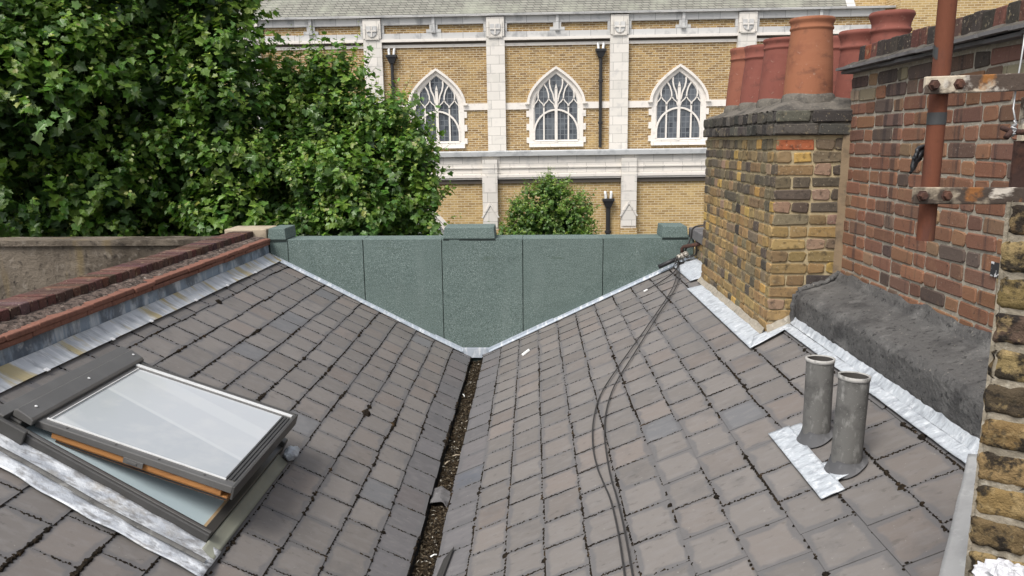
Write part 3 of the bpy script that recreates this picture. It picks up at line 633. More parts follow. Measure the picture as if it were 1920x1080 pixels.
# white flashing at the foot
mb = MB()
def fgrid(mb, p00, p10, p01, p11, nu, nv, amp=.004, h=.028, sd=0):
    def f(a, b):
        x = (p00[0] * (1 - a) + p10[0] * a) * (1 - b) + (p01[0] * (1 - a) + p11[0] * a) * b
        y = (p00[1] * (1 - a) + p10[1] * a) * (1 - b) + (p01[1] * (1 - a) + p11[1] * a) * b
        return onR(x, y, h + nz((x, y, sd), 9, amp) + nz((x, y, sd + 4), 30, amp * .5))
    mb.grid(f, nu, nv)
fgrid(mb, (1.335, 6.44), (1.335, 4.50), (1.47, 6.30), (1.47, 4.62), 60, 8)
fgrid(mb, (1.335, 4.50), (1.585, 4.56), (1.40, 4.66), (1.60, 4.66), 10, 6, h=.031)
ob = mb.build('silver_flashing', M_silver_w, ck, smooth=True); ob.modifiers.new('solid', 'SOLIDIFY').thickness = .004
mb = MB()
mb.grid(lambda a, b: (CX - .012 - .028 * (1 - b) + nz((a * 9, b, 0), 1.5, .006), CY1 - (CY1 - CY0) * a, zr(CX) + .012 + .040 * b + nz((a * 14, b, 3), 1.5, .010) * b), 50, 5)
mb.grid(lambda a, b: (CX + .20 * a - .01, CY0 - .012 - .028 * (1 - b) + nz((a * 3, b, 6), 1.5, .006), zr(CX + .2 * a) + .012 + .062 * b + nz((a * 5, b, 2), 1.5, .014) * b), 14, 5)
mb.build('flashing_upstand', M_mortar_g, ck, smooth=True)
mb = MB(); mb.grid(lambda a, b: (1.842 + .045 * a + nz((0, b * 9, 1), 1.5, .006), CY0 - .012 - .025 * a + nz((a, b * 6, 0), 1.5, .006), -.86 + .90 * b), 4, 24); mb.build('mortar_fillet', M_mortar_b, ck, smooth=True)
# far flashing between stack and parapet
mb = MB(); fgrid(mb, (1.40, 7.40), (1.40, 6.62), (1.60, 7.46), (1.60, 6.5), 12, 6); ob = mb.build('silver_flashing', M_silver_w, ck, smooth=True); ob.modifiers.new('solid', 'SOLIDIFY').thickness = .004

# ------------------------------------------------------------------ chimney pots
def pot(kind, c, h, r, mat, label, tilt=(0, 0)):
    t = thing('chimney_pot', c, label, 'chimney pot', 'terracotta pots on the chimney stack')
    R0, Rt = r * 1.12, r * .98
    if kind == 'roll':   # straight tapering pot with a small roll rim
        prof = [(R0 * 1.02, -.03), (R0, .05), (r * 1.04, h * .5), (Rt * .97, h - .075), (Rt * .97, h - .072), (Rt * 1.02, h - .066), (Rt * 1.02, h - .058), (Rt * .98, h - .05), (Rt * .99, h - .03), (Rt * 1.05, h - .02), (Rt * 1.06, h - .008), (Rt * 1.02, h)]
    elif kind == 'cannon':
        prof = [(R0 * 1.02, -.03), (R0, .05), (r * 1.02, h * .45), (Rt * .96, h - .15), (Rt * .95, h - .125), (Rt * 1.02, h - .118), (Rt * 1.03, h - .105), (Rt * .95, h - .096), (Rt * .97, h - .07), (Rt * 1.08, h - .035), (Rt * 1.14, h - .022), (Rt * 1.13, h - .012), (Rt * 1.07, h)]
    else:                # bead lower down
        prof = [(R0 * 1.02, -.03), (R0, .05), (r * 1.02, h * .5), (Rt * .95, h - .115), (Rt * .95, h - .095), (Rt * 1.0, h - .09), (Rt * 1.0, h - .082), (Rt * .955, h - .075), (Rt * .98, h - .04), (Rt * 1.03, h - .02), (Rt * 1.03, h - .008), (Rt, h)]
    mb = MB(); mb.lathe(prof, c, 44); mb.build('body', mat, t, smooth=True)
    mb = MB(); mb.lathe([(prof[-1][0], h), (prof[-1][0] - .016, h), (prof[-1][0] - .022, h - .05), (Rt * .8, h - .3), (0, h - .3)], c, 44); mb.build('flue', M_void, t, smooth=True)
    mb = MB(); mb.lathe([(R0 * .98, .016), (R0 * 1.05, .006), (R0 * 1.10, -.012), (R0 * 1.14, -.06)], c, 30, wob=.03); mb.build('mortar_bed', M_flaunch, t, smooth=True)
    return t
ZP = .268
pot('roll', (1.712, 4.90, ZP), .462, .128, M_pot['tan'], 'large mottled orange brown chimney pot at the near corner of the stack')
pot('roll', (1.690, 5.35, ZP - .005), .405, .130, M_pot['red'], 'red chimney pot immediately left of the large orange brown one')
pot('bead', (1.697, 5.85, ZP - .005), .420, .130, M_pot['red'], 'red chimney pot second from the far left end of the row')
pot('bead', (1.707, 6.30, ZP - .005), .455, .132, M_pot['orange'], 'orange chimney pot at the far left end of the row')
pot('cannon', (2.258, 5.05, ZP), .515, .120, M_pot['red'], 'flared red chimney pot standing tallest behind the red brick wall')
pot('cannon', (2.247, 5.50, ZP), .465, .120, M_pot['red'], 'flared red chimney pot between the tallest pot and the orange brown one')
pot('bead', (2.262, 5.97, ZP), .485, .120, M_pot['red'], 'chimney pot half hidden behind the large orange brown one')

# ------------------------------------------------------------------ red brick wall
RX, RY0, RY1 = 1.885, 1.9, 4.66
rb = thing('red_brick_wall', (2.1, 3.4, -.9), 'tall red brick party wall with sooty brick on edge coping on the right', 'wall')
mb = MB(); mb.box(RX + .001, 2.4, RY0, RY1, -2.4, .382); mb.build('mortar_core', M_mortar_g, rb)
RED = [(.200, .100, .062), (.178, .090, .059), (.145, .080, .057), (.220, .113, .068), (.125, .080, .063), (.095, .070, .058), (.205, .13, .08)]
def rcol(r, x):
    k = R()
    if r >= 15 and k < .55: return var(random.choice(((.10, .075, .062), (.075, .06, .052), (.23, .19, .13))))
    if k < .28: return var(RED[0])
    if k < .52: return var(RED[1])
    if k < .70: return var(RED[2])
    if k < .80: return var(RED[3])
    if k < .88: return var(RED[4])
    if k < .93: return var(RED[5])
    return var(RED[6])
mb = MB()
lay(mb, (RX, RY1, -.915), (0, -1, 0), (-1, 0, 0), RY1 - RY0, 17, lambda r: ([HDR, STR] if r % 2 else [STR, HDR]), rcol, ch=.0757, bh=.0635, jt=.0115, prot=.0055, jit=.0035)
mb.build('brickwork', M_brickred, rb)
# painted white black patch brick
mb = MB(); mb.box(RX - .0095, RX - .0085, 3.03, 3.115, -.552, -.492); mb.build('patched_brick', surf('patched_brick', (.03, .03, .032), layers=[((.6, .6, .6), (40, 22, 30), .52, .56, .95)]), rb)
mb = MB()
y = RY1 + .05
for lay_i, (z0, z1, xo) in enumerate(((.382, .398, RX - .055), (.401, .416, RX - .085))):
    y = RY1 + .03
    while y > RY0:
        w = U(.2, .27); d = U(-.006, .006); dz = U(-.004, .004)
        mb.prism([(xo + d, y - w + .004, z0 + dz), (2.4, y - w + .004, z0 + dz), (2.4, y, z0 + dz), (xo + U(-.012, .008), y, z0 + dz)], (0, 0, z1 - z0)); y -= w
mb.build('creasing_tiles', M_slab, rb)
mb = MB(); mb.grid(lambda a, b: (RX - .065 + .055 * b, RY1 + .0 - (RY1 - RY0) * a, .416 + .03 * b + nz((a * 30, b, 2), 1.5, .008)), 90, 4); mb.build('mortar_fillet', M_mortar_d, rb)
mb = MB(); y = RY1 - .08
while y > RY0:
    w = U(.062, .072); k = R(); c = (.048, .040, .037) if k < .68 else (.11, .052, .040) if k < .84 else (.075, .047, .041) if k < .95 else (.22, .075, .042)
    mb.prism([(RX - .01 + U(-.005, .005), y - w, .425), (2.2, y - w, .425), (2.2, y - w, .53 + U(-.006, .006)), (RX - .006, y - w, .525 + U(-.006, .006))], (0, w, 0), var(c)); y -= w + U(.007, .011)
mb.build('brick_coping', M_brick, rb, bevel=.006)
mb = MB(); mb.box(RX + .0, 2.19, RY0, RY1 - .085, .40, .512); mb.build('coping_mortar', M_mortar_d, rb)

# ------------------------------------------------------------------ bitumen coated kerb at the foot of the red wall
kb = thing('bitumen_kerb', (1.75, 3.5, -1.1), 'black bitumen coated kerb along the foot of the red brick wall', 'kerb')
KX = 1.622
def kf(a, b):
    y = 4.63 - 2.9 * a
    prof = [(KX + .004, -1.16), (KX, -1.08), (KX - .002, -.99), (KX, -.945), (KX + .022, -.915), (KX + .085, -.893), (KX + .18, -.866), (RX - .035, -.845), (RX - .014, -.80), (RX - .006, -.79)]
    t = b * (len(prof) - 1); i = min(int(t), len(prof) - 2); q = t - i
    x = prof[i][0] * (1 - q) + prof[i + 1][0] * q; z = prof[i][1] * (1 - q) + prof[i + 1][1] * q
    r = nz((y, b * 2, 1), 3, .007) + nz((y, b * 2, 6), 11, .005) + nz((y, b * 2, 6), 34, .0035)
    w = max(0, b - .85) * 6; z += w * nz((y * 4, 0, 8), 1.5, .028)
    return V((x + (r if b < .9 else r * .3) * .7, y, z + r * .7))
mb = MB(); mb.grid(kf, 220, 36); mb.build('coated_render', M_bitumen, kb, smooth=True)
mb = MB()
prof = [(KX - .004, -1.15), (KX - .01, -.95), (KX + .03, -.905), (KX + .1, -.88), (KX + .19, -.852), (RX - .03, -.815), (RX - .01, -.79)]
vs = []
path = []
for i in range(len(prof) - 1):
    for k in range(7):
        q = k / 7; path.append((prof[i][0] * (1 - q) + prof[i + 1][0] * q + U(-.006, .006), 4.628 + U(-.006, .006), prof[i][1] * (1 - q) + prof[i + 1][1] * q + U(-.006, .006)))
mb.tube(path, [U(.012, .021) for _ in path], 7); mb.build('rough_end_bead', M_bitumen, kb, smooth=True)
mb = MB(); fgrid(mb, (1.553, 4.60), (1.553, 2.56), (1.60, 4.62), (1.61, 2.52), 90, 5, amp=.005)
ob = mb.build('silver_flashing', M_silver_w, kb, smooth=True); ob.modifiers.new('solid', 'SOLIDIFY').thickness = .004
mb = MB(); mb.grid(lambda a, b: (1.592 + .026 * b + nz((a * 30, b, 0), 1.5, .004), 4.62 - 2.1 * a, zr(1.595) + .03 + .040 * b ** 1.2 + nz((a * 40, b, 3), 1.5, .007) * b), 120, 6); mb.build('flashing_upstand', M_silver_w, kb, smooth=True)

# stub of party wall between the stack and the felt parapet
ps = thing('party_wall_stub', (1.75, 7.0, -1.1), 'short party wall with grey slab coping between chimney and felt parapet', 'wall')
mb = MB(); mb.box(1.604, 1.95, 6.53, 7.48, -2.4, -.945); mb.build('mortar_core', M_mortar_y, ps)
mb = MB(); lay(mb, (1.60, 7.48, -1.25), (0, -1, 0), (-1, 0, 0), .95, 4, lambda r: [STR, HDR], ycol(8)); mb.build('brickwork', M_brick, ps)
mb = MB(); mb.box(1.555, 2.0, 6.53, 7.02, -.94, -.845); mb.box(1.560, 2.0, 7.027, 7.60, -.94, -.842); mb.build('slab_coping', M_slab, ps, bevel=.008)

# ------------------------------------------------------------------ near pier of weathered bricks
pr = thing('brick_pier', (1.3, 1.6, -1.5), 'weathered yellow brick pier close by at the right edge', 'pier')
C0 = V((.955, 1.55, 0)); PU = V((.83, -.56, 0)).normalized(); PB = V((.56, .83, 0)).normalized(); PN = -PB
mb = MB()
for (zz0, zz1) in ((-1.55, -.135),):
    mb.obox(C0 + PB * .006 + PU * .006 + V((0, 0, zz0)), PU * .7, PB * .34, V((0, 0, zz1 - zz0)))
mb.build('rubble_core', M_mortar_d, pr)
def pface(O, D, N, L, mbb, mbm, seed):
    rows = 19
    for r in range(rows):
        z0 = -1.55 + r * .0755
        x = -.0 + U(-.006, .006); k = 0
        while x < L:
            bl = (STR if (r + k) % 2 == 0 else HDR) - .011; x1 = min(x + bl, L); k += 1
            c = random.choice(((.18, .125, .055), (.12, .088, .045), (.045, .038, .03), (.068, .052, .036), (.22, .16, .078), (.088, .058, .042), (.19, .135, .058), (.165, .115, .053)))
            nu, nv = 16, 9; oy = seed + r * 3.1 + k; fx = r * 1.7 + seed
            def f(a, b, x=x, x1=x1, z0=z0, oy=oy):
                e = min(a, 1 - a) * (x1 - x); ez = min(b, 1 - b) * .064
                rd = -.007 * max(0, 1 - e / .006) ** 2 - .007 * max(0, 1 - ez / .006) ** 2
                xx = x + (x1 - x) * a + nz((a * 2, b * 2, oy), 1.4, .004); zz = z0 + .064 * b + nz((a * 3, b, oy + 9), 1.4, .004)
                dd = rd + .002 + nz((a * 3, b * 2, oy + 3), 1.6, .005) + nz((a * 12, b * 4, oy), 1.5, .0025)
                return V(O) + D * xx + N * dd + V((0, 0, zz))
            b0 = len(mbb.f); mbb.grid(f, nu, nv, var(c, .9, 1.1))
            x = x1 + .011
    mbm.grid(lambda a, b: V(O) + D * (-.004 + (L + .004) * a) + N * (-.004 + nz((a * 9, b * 22, seed), 2, .004) + nz((a * 30, b * 70, seed), 2, .002)) + V((0, 0, -1.55 + 1.425 * b)), 60, 120)
b1, m1 = MB(), MB()
pface(C0, PU, PN, .66, b1, m1, 3); 
C1 = C0 + PB * .33
pface(C0 + PB * .33, -PB, (-PU), .33, b1, m1, 40)
b1.build('brickwork', surf('weathered_stock_brick', (.2, .1, .05), attr=True, rough=.95, spec=.12, layers=[((.018, .016, .015), 16, .48, .55, .92), ((.30, .22, .11), 34, .54, .64, .6), ((.05, .042, .03), 60, .57, .65, .7)], bump=[(50, .9, .008), (200, .5, .003)]), pr, smooth=True)
m1.build('mortar', surf('eroded_mortar', (.27, .235, .18), layers=[((.12, .105, .08), 16, .48, .66, .8), ((.45, .42, .36), 50, .55, .7, .6)], rough=1, spec=.08, bump=[(60, .8, .008)]), pr, smooth=True)
mb = MB(); mb.obox(C0 + PU * .05 - PB * .30 + V((0, 0, -1.55)), PU * .6, PB * .288, V((0, 0, .665))); mb.build('plinth', M_mortar_d, pr)
# lead strip on the slates below the pier
mb = MB(); fgrid(mb, (1.585, 2.62), (1.10, 1.92), (1.62, 2.58), (1.16, 1.86), 30, 5, h=.03, amp=.004); ob = mb.build('lead_strip', surf('dull_lead_strip', (.30, .30, .295), layers=[((.2, .2, .2), 8, .5, .7, .6), ((.42, .42, .41), 20, .56, .7, .5)], rough=.7, bump=[(40, .3, .004)]), pr, smooth=True); ob.modifiers.new('solid', 'SOLIDIFY').thickness = .004
# white bag
mb = MB(); c = V((.905, 1.33, -.842))
def bagf(a, b):
    th, ph = 2 * pi * a, pi * b; d = V((cos(th) * sin(ph), sin(th) * sin(ph), cos(ph)))
    return c + V((d.x * .062, d.y * .05, d.z * .045)) * (1 + nz(d, 2.6, .4) + nz(d, 7, .2))
mb.grid(bagf, 40, 26); tag(mb.build('plastic_bag', M_bag), 'crumpled white plastic bag at the foot of the near pier', 'bag')

# ------------------------------------------------------------------ rusty mast, its brackets and post
MX, MY = .850, 1.655
ms = thing('rusty_mast', (MX, MY, -.22), 'rust brown steel mast pole standing in front of the red brick wall', 'pole')
mb = MB(); mb.lathe([(.0, -.215), (.0135, -.215), (.0178, -.215), (.0178, .75), (0, .75)], (MX, MY, 0), 28); mb.build('tube', M_rust, ms, smooth=False)
mb = MB(); mb.lathe([(.0179, .030), (.0187, .030), (.0187, .055), (.0179, .055)], (MX, MY, 0), 28, wob=.01); mb.build('tape_band', M_tape, ms)
for a0, a1 in ((2.6, 3.75), (-.35, .45)):                     # torn remains of a second band
    mb = MB(); mb.grid(lambda a, b: (MX + .0184 * cos(a0 + (a1 - a0) * a), MY + .0184 * sin(a0 + (a1 - a0) * a), .165 + .024 * b + .004 * sin(a * 5)), 8, 2); mb.build('torn_tape', M_tape, ms)
M_flaked = surf('dark_flaking_steel', (.36, .30, .22), layers=[((.045, .032, .026), (7, 7, 9), .42, .50, .95), ((.28, .11, .03), (13, 13, 16), .58, .66, .8), ((.62, .56, .48), (9, 9, 30), .60, .66, .8)], rough=.75, bump=[(60, .6, .005)])
def bracket(z, x0, slope_z, label):
    t = thing('mast_bracket', (x0, 1.62, z), label, 'bracket', 'steel brackets clamping the mast')
    mb = MB(); L = .50; hb = .0175
    mb.prism([(x0, 1.618, z - hb), (x0 + L, 1.60, z - hb + slope_z), (x0 + L, 1.60, z + hb + slope_z), (x0, 1.618, z + hb)], (0, .012, 0)); mb.build('flat_bar', M_flake if z > 0 else M_flaked, t, bevel=.002)
    for dx in (.016, .066):
        mb = MB(); c = (x0 + dx, 1.6175, z + slope_z * dx / L)
        mb.lathe([(.0, .012), (.0075, .012), (.0085, .010), (.0085, .003), (.012, .0028), (.012, 0)], c, 6, axis=(0, -1, 0)); mb.build('bolt', M_rustd, t)
    return t
bracket(.108, .803, .012, 'upper pale flaking steel bracket bolted across the rusty mast')
bracket(-.116, .800, -.004, 'lower dark flaking steel bracket bolted across the rusty mast')
pt = thing('bracket_post', (1.06, 1.66, -.12), 'rusty steel post with peeling white top at the right edge', 'post')
mb = MB(); mb.box(1.018, 1.09, 1.652, 1.66, -.135, -.005); mb.box(1.082, 1.09, 1.66, 1.72, -.135, -.005); mb.build('angle_iron', M_rustd, pt)
mb = MB(); mb.box(1.026, 1.09, 1.648, 1.664, -.0045, .085); mb.build('painted_plate', M_flake, pt)
hk = thing('hook_bolt', (1.0, 1.62, .01), 'pair of dark rusty hook rods sticking out of the right edge', 'hook')
mb = MB(); mb.tube([(.955, 1.60, .022), (.985, 1.61, .012), (1.10, 1.63, .018)], .0055, 8); mb.tube([(.962, 1.595, .002), (.972, 1.60, .012), (.985, 1.612, .014), (1.10, 1.632, .006)], .0058, 8); mb.build('rods', M_rustd, hk, smooth=True)
mb = MB(); pth = [V((.972, 1.60, .006))]
for i in range(60):
    t = i / 59; pth.append(V((.978 + .006 * sin(t * 47) * (1 - .7 * t) + .004 * t, 1.603 + .006 * cos(t * 40) * (1 - .7 * t), .004 + .03 * t + .004 * sin(t * 29))))
pth += [V((.985, 1.62, .06)), V((.992, 1.63, .1)), V((.996, 1.63, .16)), V((1.005, 1.64, .24))]
mb.tube(pth, .0017, 6); tag(mb.build('lashing_wire', M_wire, None, smooth=True), 'thin twisted silver wire tied round the rusty hook rods', 'wire')
mb = MB()
def rag(a, b):
    t = a * 2 - 1
    return V((MX - .010 + .027 * t - .010 * b * (1 - a) + nz((a, b, 1), 4, .008), MY + .0195 - .016 * abs(t) + nz((a, b, 5), 4, .005), -.02 + .030 * a - .050 * b * (1 - .55 * a) + nz((a, b, 9), 3, .008)))
mb.grid(rag, 16, 10); ob = mb.build('black_rag', M_black, None, smooth=True); ob.modifiers.new('solid', 'SOLIDIFY').thickness = .006
tag(ob, 'black plastic rag caught behind the rusty mast', 'rag')

# ------------------------------------------------------------------ vent pipes
def vent(x, y, h, r, lean, label):
    b = onR(x, y, .01); t = thing('vent_pipe', b, label, 'vent pipe', 'vent pipes on the right slates'); ax = V(lean)
    mb = MB(); mb.lathe([(r, -.05), (r, h - .012), (r * 1.0, h)], b, 30, axis=ax, wob=.006); mb.build('tube', M_pipe, t, smooth=True)
    mb = MB(); mb.lathe([(r * 1.0, h - .014), (r * 1.05, h - .012), (r * 1.06, h + .002), (r * .93, h + .003), (r * .92, h - .002)], b, 30, axis=ax, wob=.02); mb.build('rim', M_pipeend, t, smooth=True)
    mb = MB(); mb.lathe([(r * .925, h - .0015), (r * .9, h - .25), (0, h - .25)], b, 24, axis=ax); mb.build('bore', M_void, t, smooth=True)
    mb = MB()
    def cf(a, q):
        th = 2 * pi * a; rr = r * (1.0 + .42 * q ** 1.6) * (1 + .06 * sin(3 * th + 1))
        p = b + V((cos(th) * rr, sin(th) * rr, 0)); base = onR(p.x, p.y, .020); top = b.z + .045 + AR * 0
        return V((p.x, p.y, base.z * q + (1 - q) * max(top, base.z + .02) + nz((a * 5, q, x * 9), 1.5, .004)))
    mb.grid(cf, 30, 7); mb.build('lead_collar', M_collar, t, smooth=True)
    return t
vent(1.252, 3.20, .365, .0575, (.0, .02, 1), 'grey vent pipe standing further back of the pair on the right slates')
vent(1.255, 2.885, .385, .0575, (.03, .02, 1), 'grey vent pipe standing nearer of the pair with drips at its rim')
mb = MB()
pts = [(1.125, 3.40), (1.22, 3.385), (1.222, 3.14), (1.19, 3.10), (1.19, 2.98), (1.235, 2.95), (1.235, 2.84), (1.19, 2.82), (1.195, 2.735), (1.13, 2.735), (1.112, 2.76), (1.108, 3.36)]
fgrid(mb, (1.112, 3.40), (1.112, 2.735), (1.205, 3.39), (1.200, 2.735), 40, 8, amp=.005, h=.024)
fgrid(mb, (1.2, 3.37), (1.2, 3.16), (1.25, 3.36), (1.25, 3.17), 8, 4, amp=.005, h=.027)
fgrid(mb, (1.195, 2.96), (1.195, 2.80), (1.245, 2.95), (1.245, 2.81), 8, 4, amp=.005, h=.027)
ob = mb.build('lead_patch', M_silver_w, None, smooth=True); ob.modifiers.new('solid', 'SOLIDIFY').thickness = .004
tag(ob, 'silver lead patch on the slates below the two vent pipes', 'lead patch')

# ------------------------------------------------------------------ cables and the clamped rods
def smooth_path(P, n=10):
    out = []
    for i in range(len(P) - 1):
        p0, p1, p2, p3 = P[max(i - 1, 0)], P[i], P[i + 1], P[min(i + 2, len(P) - 1)]
        for k in range(n):
            t = k / n
            out.append(p1 * .5 * (2 - 5 * t * t + 3 * t ** 3) + p2 * .5 * (t + 4 * t * t - 3 * t ** 3) + p0 * .5 * (-t + 2 * t * t - t ** 3) + p3 * .5 * (-t * t + t ** 3))
    return out + [P[-1]]
from itertools import chain
CABA = [(1.455, 7.44, .05), (1.27, 6.70, .03), (.95, 5.95, .026), (.63, 5.27, .024), (.462, 4.86, .024), (.385, 4.49, .024), (.352, 4.13, .024), (.350, 3.84, .024), (.366, 3.60, .024), (.381, 3.40, .024), (.383, 3.1, .024), (.37, 2.7, .024)]
CABB = [(1.465, 7.46, .055), (1.31, 6.72, .03), (1.03, 6.05, .026), (.75, 5.38, .024), (.565, 4.93, .024), (.470, 4.55, .024), (.425, 4.19, .024), (.410, 3.90, .024), (.405, 3.64, .024), (.410, 3.41, .024), (.41, 3.1, .024), (.40, 2.7, .024)]
for P, lb in ((CABA, 'left one of two dark cables trailing down the right slates'), (CABB, 'right one of two dark cables trailing down the right slates')):
    mb = MB(); mb.tube(smooth_path([onR(x, y, h) for x, y, h in P]), .0043, 7); tag(mb.build('cable', M_cable, None, smooth=True), lb, 'cable', 'dark cables trailing down the right slates')
mb = MB(); mb.tube(smooth_path([onR(1.46, 7.40, .04), onR(1.36, 7.18, .03), onR(1.22, 7.08, .024), onR(1.08, 7.02, .022)]), .006, 7); t = mb.build('cable_end', M_cable, None, smooth=True); tag(t, 'short dark cable end with a white tip on the far slates', 'cable')
mb = MB(); mb.tube([onR(1.085, 7.022, .022), onR(1.05, 7.01, .022)], .008, 7); mb.build('white_tip', M_white, t)
rd = thing('steel_rod', (1.38, 7.36, -1.2), 'thick dark steel rod lying against the foot of the felt parapet', 'rod')
mb = MB(); mb.tube([(1.24, 7.42, -1.215), (1.44, 7.42, -1.125)], .021, 12); mb.build('rod', M_iron, rd, smooth=True)
rd = thing('rusty_rod', (1.5, 7.3, -1.0), 'rusty brown rod with bent end reaching from the clamp to the chimney', 'rod')
mb = MB(); mb.tube([(1.465, 7.40, -1.075), (1.462, 7.40, -1.03), (1.475, 7.39, -1.012), (1.70, 7.06, -.915)], .018, 10); mb.build('rod', M_rustd, rd, smooth=True)
cl = thing('pipe_clamp', (1.46, 7.4, -1.1), 'small silver clamp tangled in wire at the top of the cables', 'clamp')
mb = MB()
for dx in (-.02, .012, .04): mb.lathe([(.0, -.022), (.028, -.02), (.033, 0), (.028, .02), (0, .022)], (1.455 + dx, 7.385, -1.105 + dx * .5), 10, axis=(1, .3, .4))
mb.build('clamp_body', surf('clamp_metal', (.34, .32, .28), layers=[((.07, .05, .04), 60, .48, .6, .9)], rough=.6, metallic=.4), cl)
mb = MB()
for k in range(7):
    c = V((1.445 + U(-.03, .03), 7.36, -1.19 + U(-.04, .05))); r = U(.03, .055); ph = U(0, 6)
    mb.tube([c + V((cos(t * .5 + ph) * r, .015 * sin(t), sin(t * .5 + ph) * r * .8)) for t in range(13)], .004, 5)
mb.build('tangled_wire', M_cable, cl)
mb = MB(); mb.tube(smooth_path([V((1.49, 7.40, -1.06)), V((1.545, 7.42, -.93)), V((1.565, 7.40, -.83)), V((1.64, 7.35, -.80)), V((1.80, 7.30, -.79))]), .009, 8)
tag(mb.build('loop_cable', M_cable, None, smooth=True), 'black cable looping over the grey slab coping by the chimney', 'cable')
mb = MB(); mb.tube(smooth_path([V((1.50, 7.38, -1.12)), V((1.58, 7.34, -1.08)), V((1.585, 7.33, -1.0)), V((1.59, 7.35, -.93))]), .008, 8); mb.tube(smooth_path([V((1.50, 7.36, -1.14)), V((1.60, 7.30, -1.11)), V((1.598, 7.30, -1.02)), V((1.60, 7.32, -.95))]), .008, 8)
tag(mb.build('drop_cable', M_cable, None, smooth=True), 'doubled black cable dropping down the party wall stub', 'cable')

# ------------------------------------------------------------------ church
ch = thing('church', (.86, 28, -11.5), 'yellow brick church with white stone pilasters and pointed windows across the street', 'church')
ch.rotation_euler = (0, radians(-.35), 0)
# the root turns about its base; shift it so that the facade stays put at eye level
ch.location = (.86 + 11.5 * sin(radians(.35)), 28, -11.5)
YC, YA = 28.0, 25.0
XL, XR_ = -26.0, 12.55
mb = MB(); mb.box(XL, XR_, YC, YC + .6, -6, 4.4); mb.build('clerestory_wall', M_cbrick, ch)
PIL = [-5.96 - 4.38 * 4, -5.96 - 4.38 * 3, -5.96 - 4.38 * 2, -5.96 - 4.38, -5.96, -1.60, 2.765, 7.215]
for px in PIL:
    mb = MB(); mb.box(px, px + .65, YC - .16, YC, -.4, 3.70); mb.box(px + .012, px + .638, YC - .19, YC, 3.70, 4.36); pl = mb.build('pilaster', M_ashlar, ch)
    mb = MB(); cxp = px + .325                                   # carved shield with a cross
    sh = [(-.19, 4.12), (-.19, 3.93), (-.15, 3.83), (-.07, 3.76), (0, 3.735), (.07, 3.76), (.15, 3.83), (.19, 3.93), (.19, 4.12)]
    mb.prism([(cxp + a, YC - .1905, b) for a, b in sh], (0, -.03, 0))
    sd_ = mb.build('carved_shield', M_ashlar_g, pl)
    mb = MB(); mb.box(cxp - .022, cxp + .022, YC - .243, YC - .221, 3.76, 4.12); mb.box(cxp - .17, cxp - .0225, YC - .243, YC - .221, 3.93, 3.97); mb.box(cxp + .0225, cxp + .17, YC - .243, YC - .221, 3.93, 3.97); mb.box(cxp - .25, cxp + .25, YC - .215, YC - .191, 3.66, 3.70); mb.box(cxp - .25, cxp - .225, YC - .215, YC - .191, 3.70, 4.2); mb.box(cxp + .225, cxp + .25, YC - .215, YC - .191, 3.70, 4.2); mb.build('carved_cross', M_ashlar, pl)
for i in range(len(PIL)):
    x0 = PIL[i] + .65; x1 = PIL[i + 1] if i + 1 < len(PIL) else XR_ - .3
    mb = MB(); mb.box(x0, x1, YC - .10, YC, 3.665, 3.87); mb.box(x0, x1, YC - .10, YC, 4.15, 4.40)
    xm = (x0 + x1) / 2
    if i + 1 < len(PIL) or True: mb.box(xm - .14, xm + .14, YC - .103, YC, 3.8705, 4.1495); mb.box(xm - .26, xm + .26, YC - .106, YC, 3.8705, 3.99)
    mb.box(x0, x0 + .09, YC - .101, YC, 3.8705, 4.1495); mb.box(x1 - .09, x1, YC - .101, YC, 3.8705, 4.1495)
    mb.build('parapet_band', M_ashlar_g, ch)
    mb = MB(); mb.box(xm - .05, xm + .05, YC - .17, YC - .107, 3.92, 4.42); mb.box(xm - .08, xm + .08, YC - .19, YC - .107, 3.87, 3.93); mb.build('water_spout', M_ashlar_g, ch)
    for nm, d, za, zb in (('cornice', .17, 3.575, 3.664), ('frieze', .05, 3.385, 3.485), ): mb = MB(); mb.box(x0, x1, YC - d, YC, za, zb); mb.build(nm, M_stone, ch)
    wx = [o for o in (-12.2, -7.80, -3.425, .86, 5.245) if x0 < o < x1]
    for a, b in ([(x0, wx[0] - .975), (wx[0] + .975, x1)] if wx else [(x0, x1)]): mb = MB(); mb.box(a, b, YC - .06, YC, 1.19, 1.42); mb.build('string_course', M_stone, ch)
    mb = MB(); mb.box(x0, x1, YC - .03, YC, 3.4855, 3.5745); mb.build('painted_cornice_shadow', M_paintshadow, ch)  # dark strip painting the shadow cast by the cornice
mb = MB(); mb.box(XL, XR_, YC - .24, YC + .5, 4.401, 4.465); mb.build('eaves_coping', M_ashlar_g, ch)
mb = MB(); mb.poly([(XL, YC + .3, 4.40), (11.15, YC + .3, 4.40), (11.75, YC + 6.5, 10.4), (XL, YC + 6.5, 10.4)]); mb.poly([(XL, YC + 12.7, 4.4), (11.15, YC + 12.7, 4.4), (11.75, YC + 6.5, 10.4), (XL, YC + 6.5, 10.4)][::-1]); mb.build('roof', M_croof, ch)
mb = MB(); mb.poly([(11.15, YC + .32, 4.43), (11.45, YC + .32, 4.43), (12.1, YC + 6.5, 10.45), (11.75, YC + 6.5, 10.43)]); mb.build('roof_valley', M_ashlar_g, ch)
mb = MB(); mb.box(12.56, 30, YC - .55, YC + 9, -11.5, 16); mb.box(11.5, 12.559, YC + .62, YC + 9, 4.4, 16); mb.build('tower_wall', M_cbrick2, ch)
mb = MB(); mb.box(XL, XR_, YC + .6, YC + 12.8, -11.5, 4.38); mb.build('nave_body', M_cbrick2, ch)

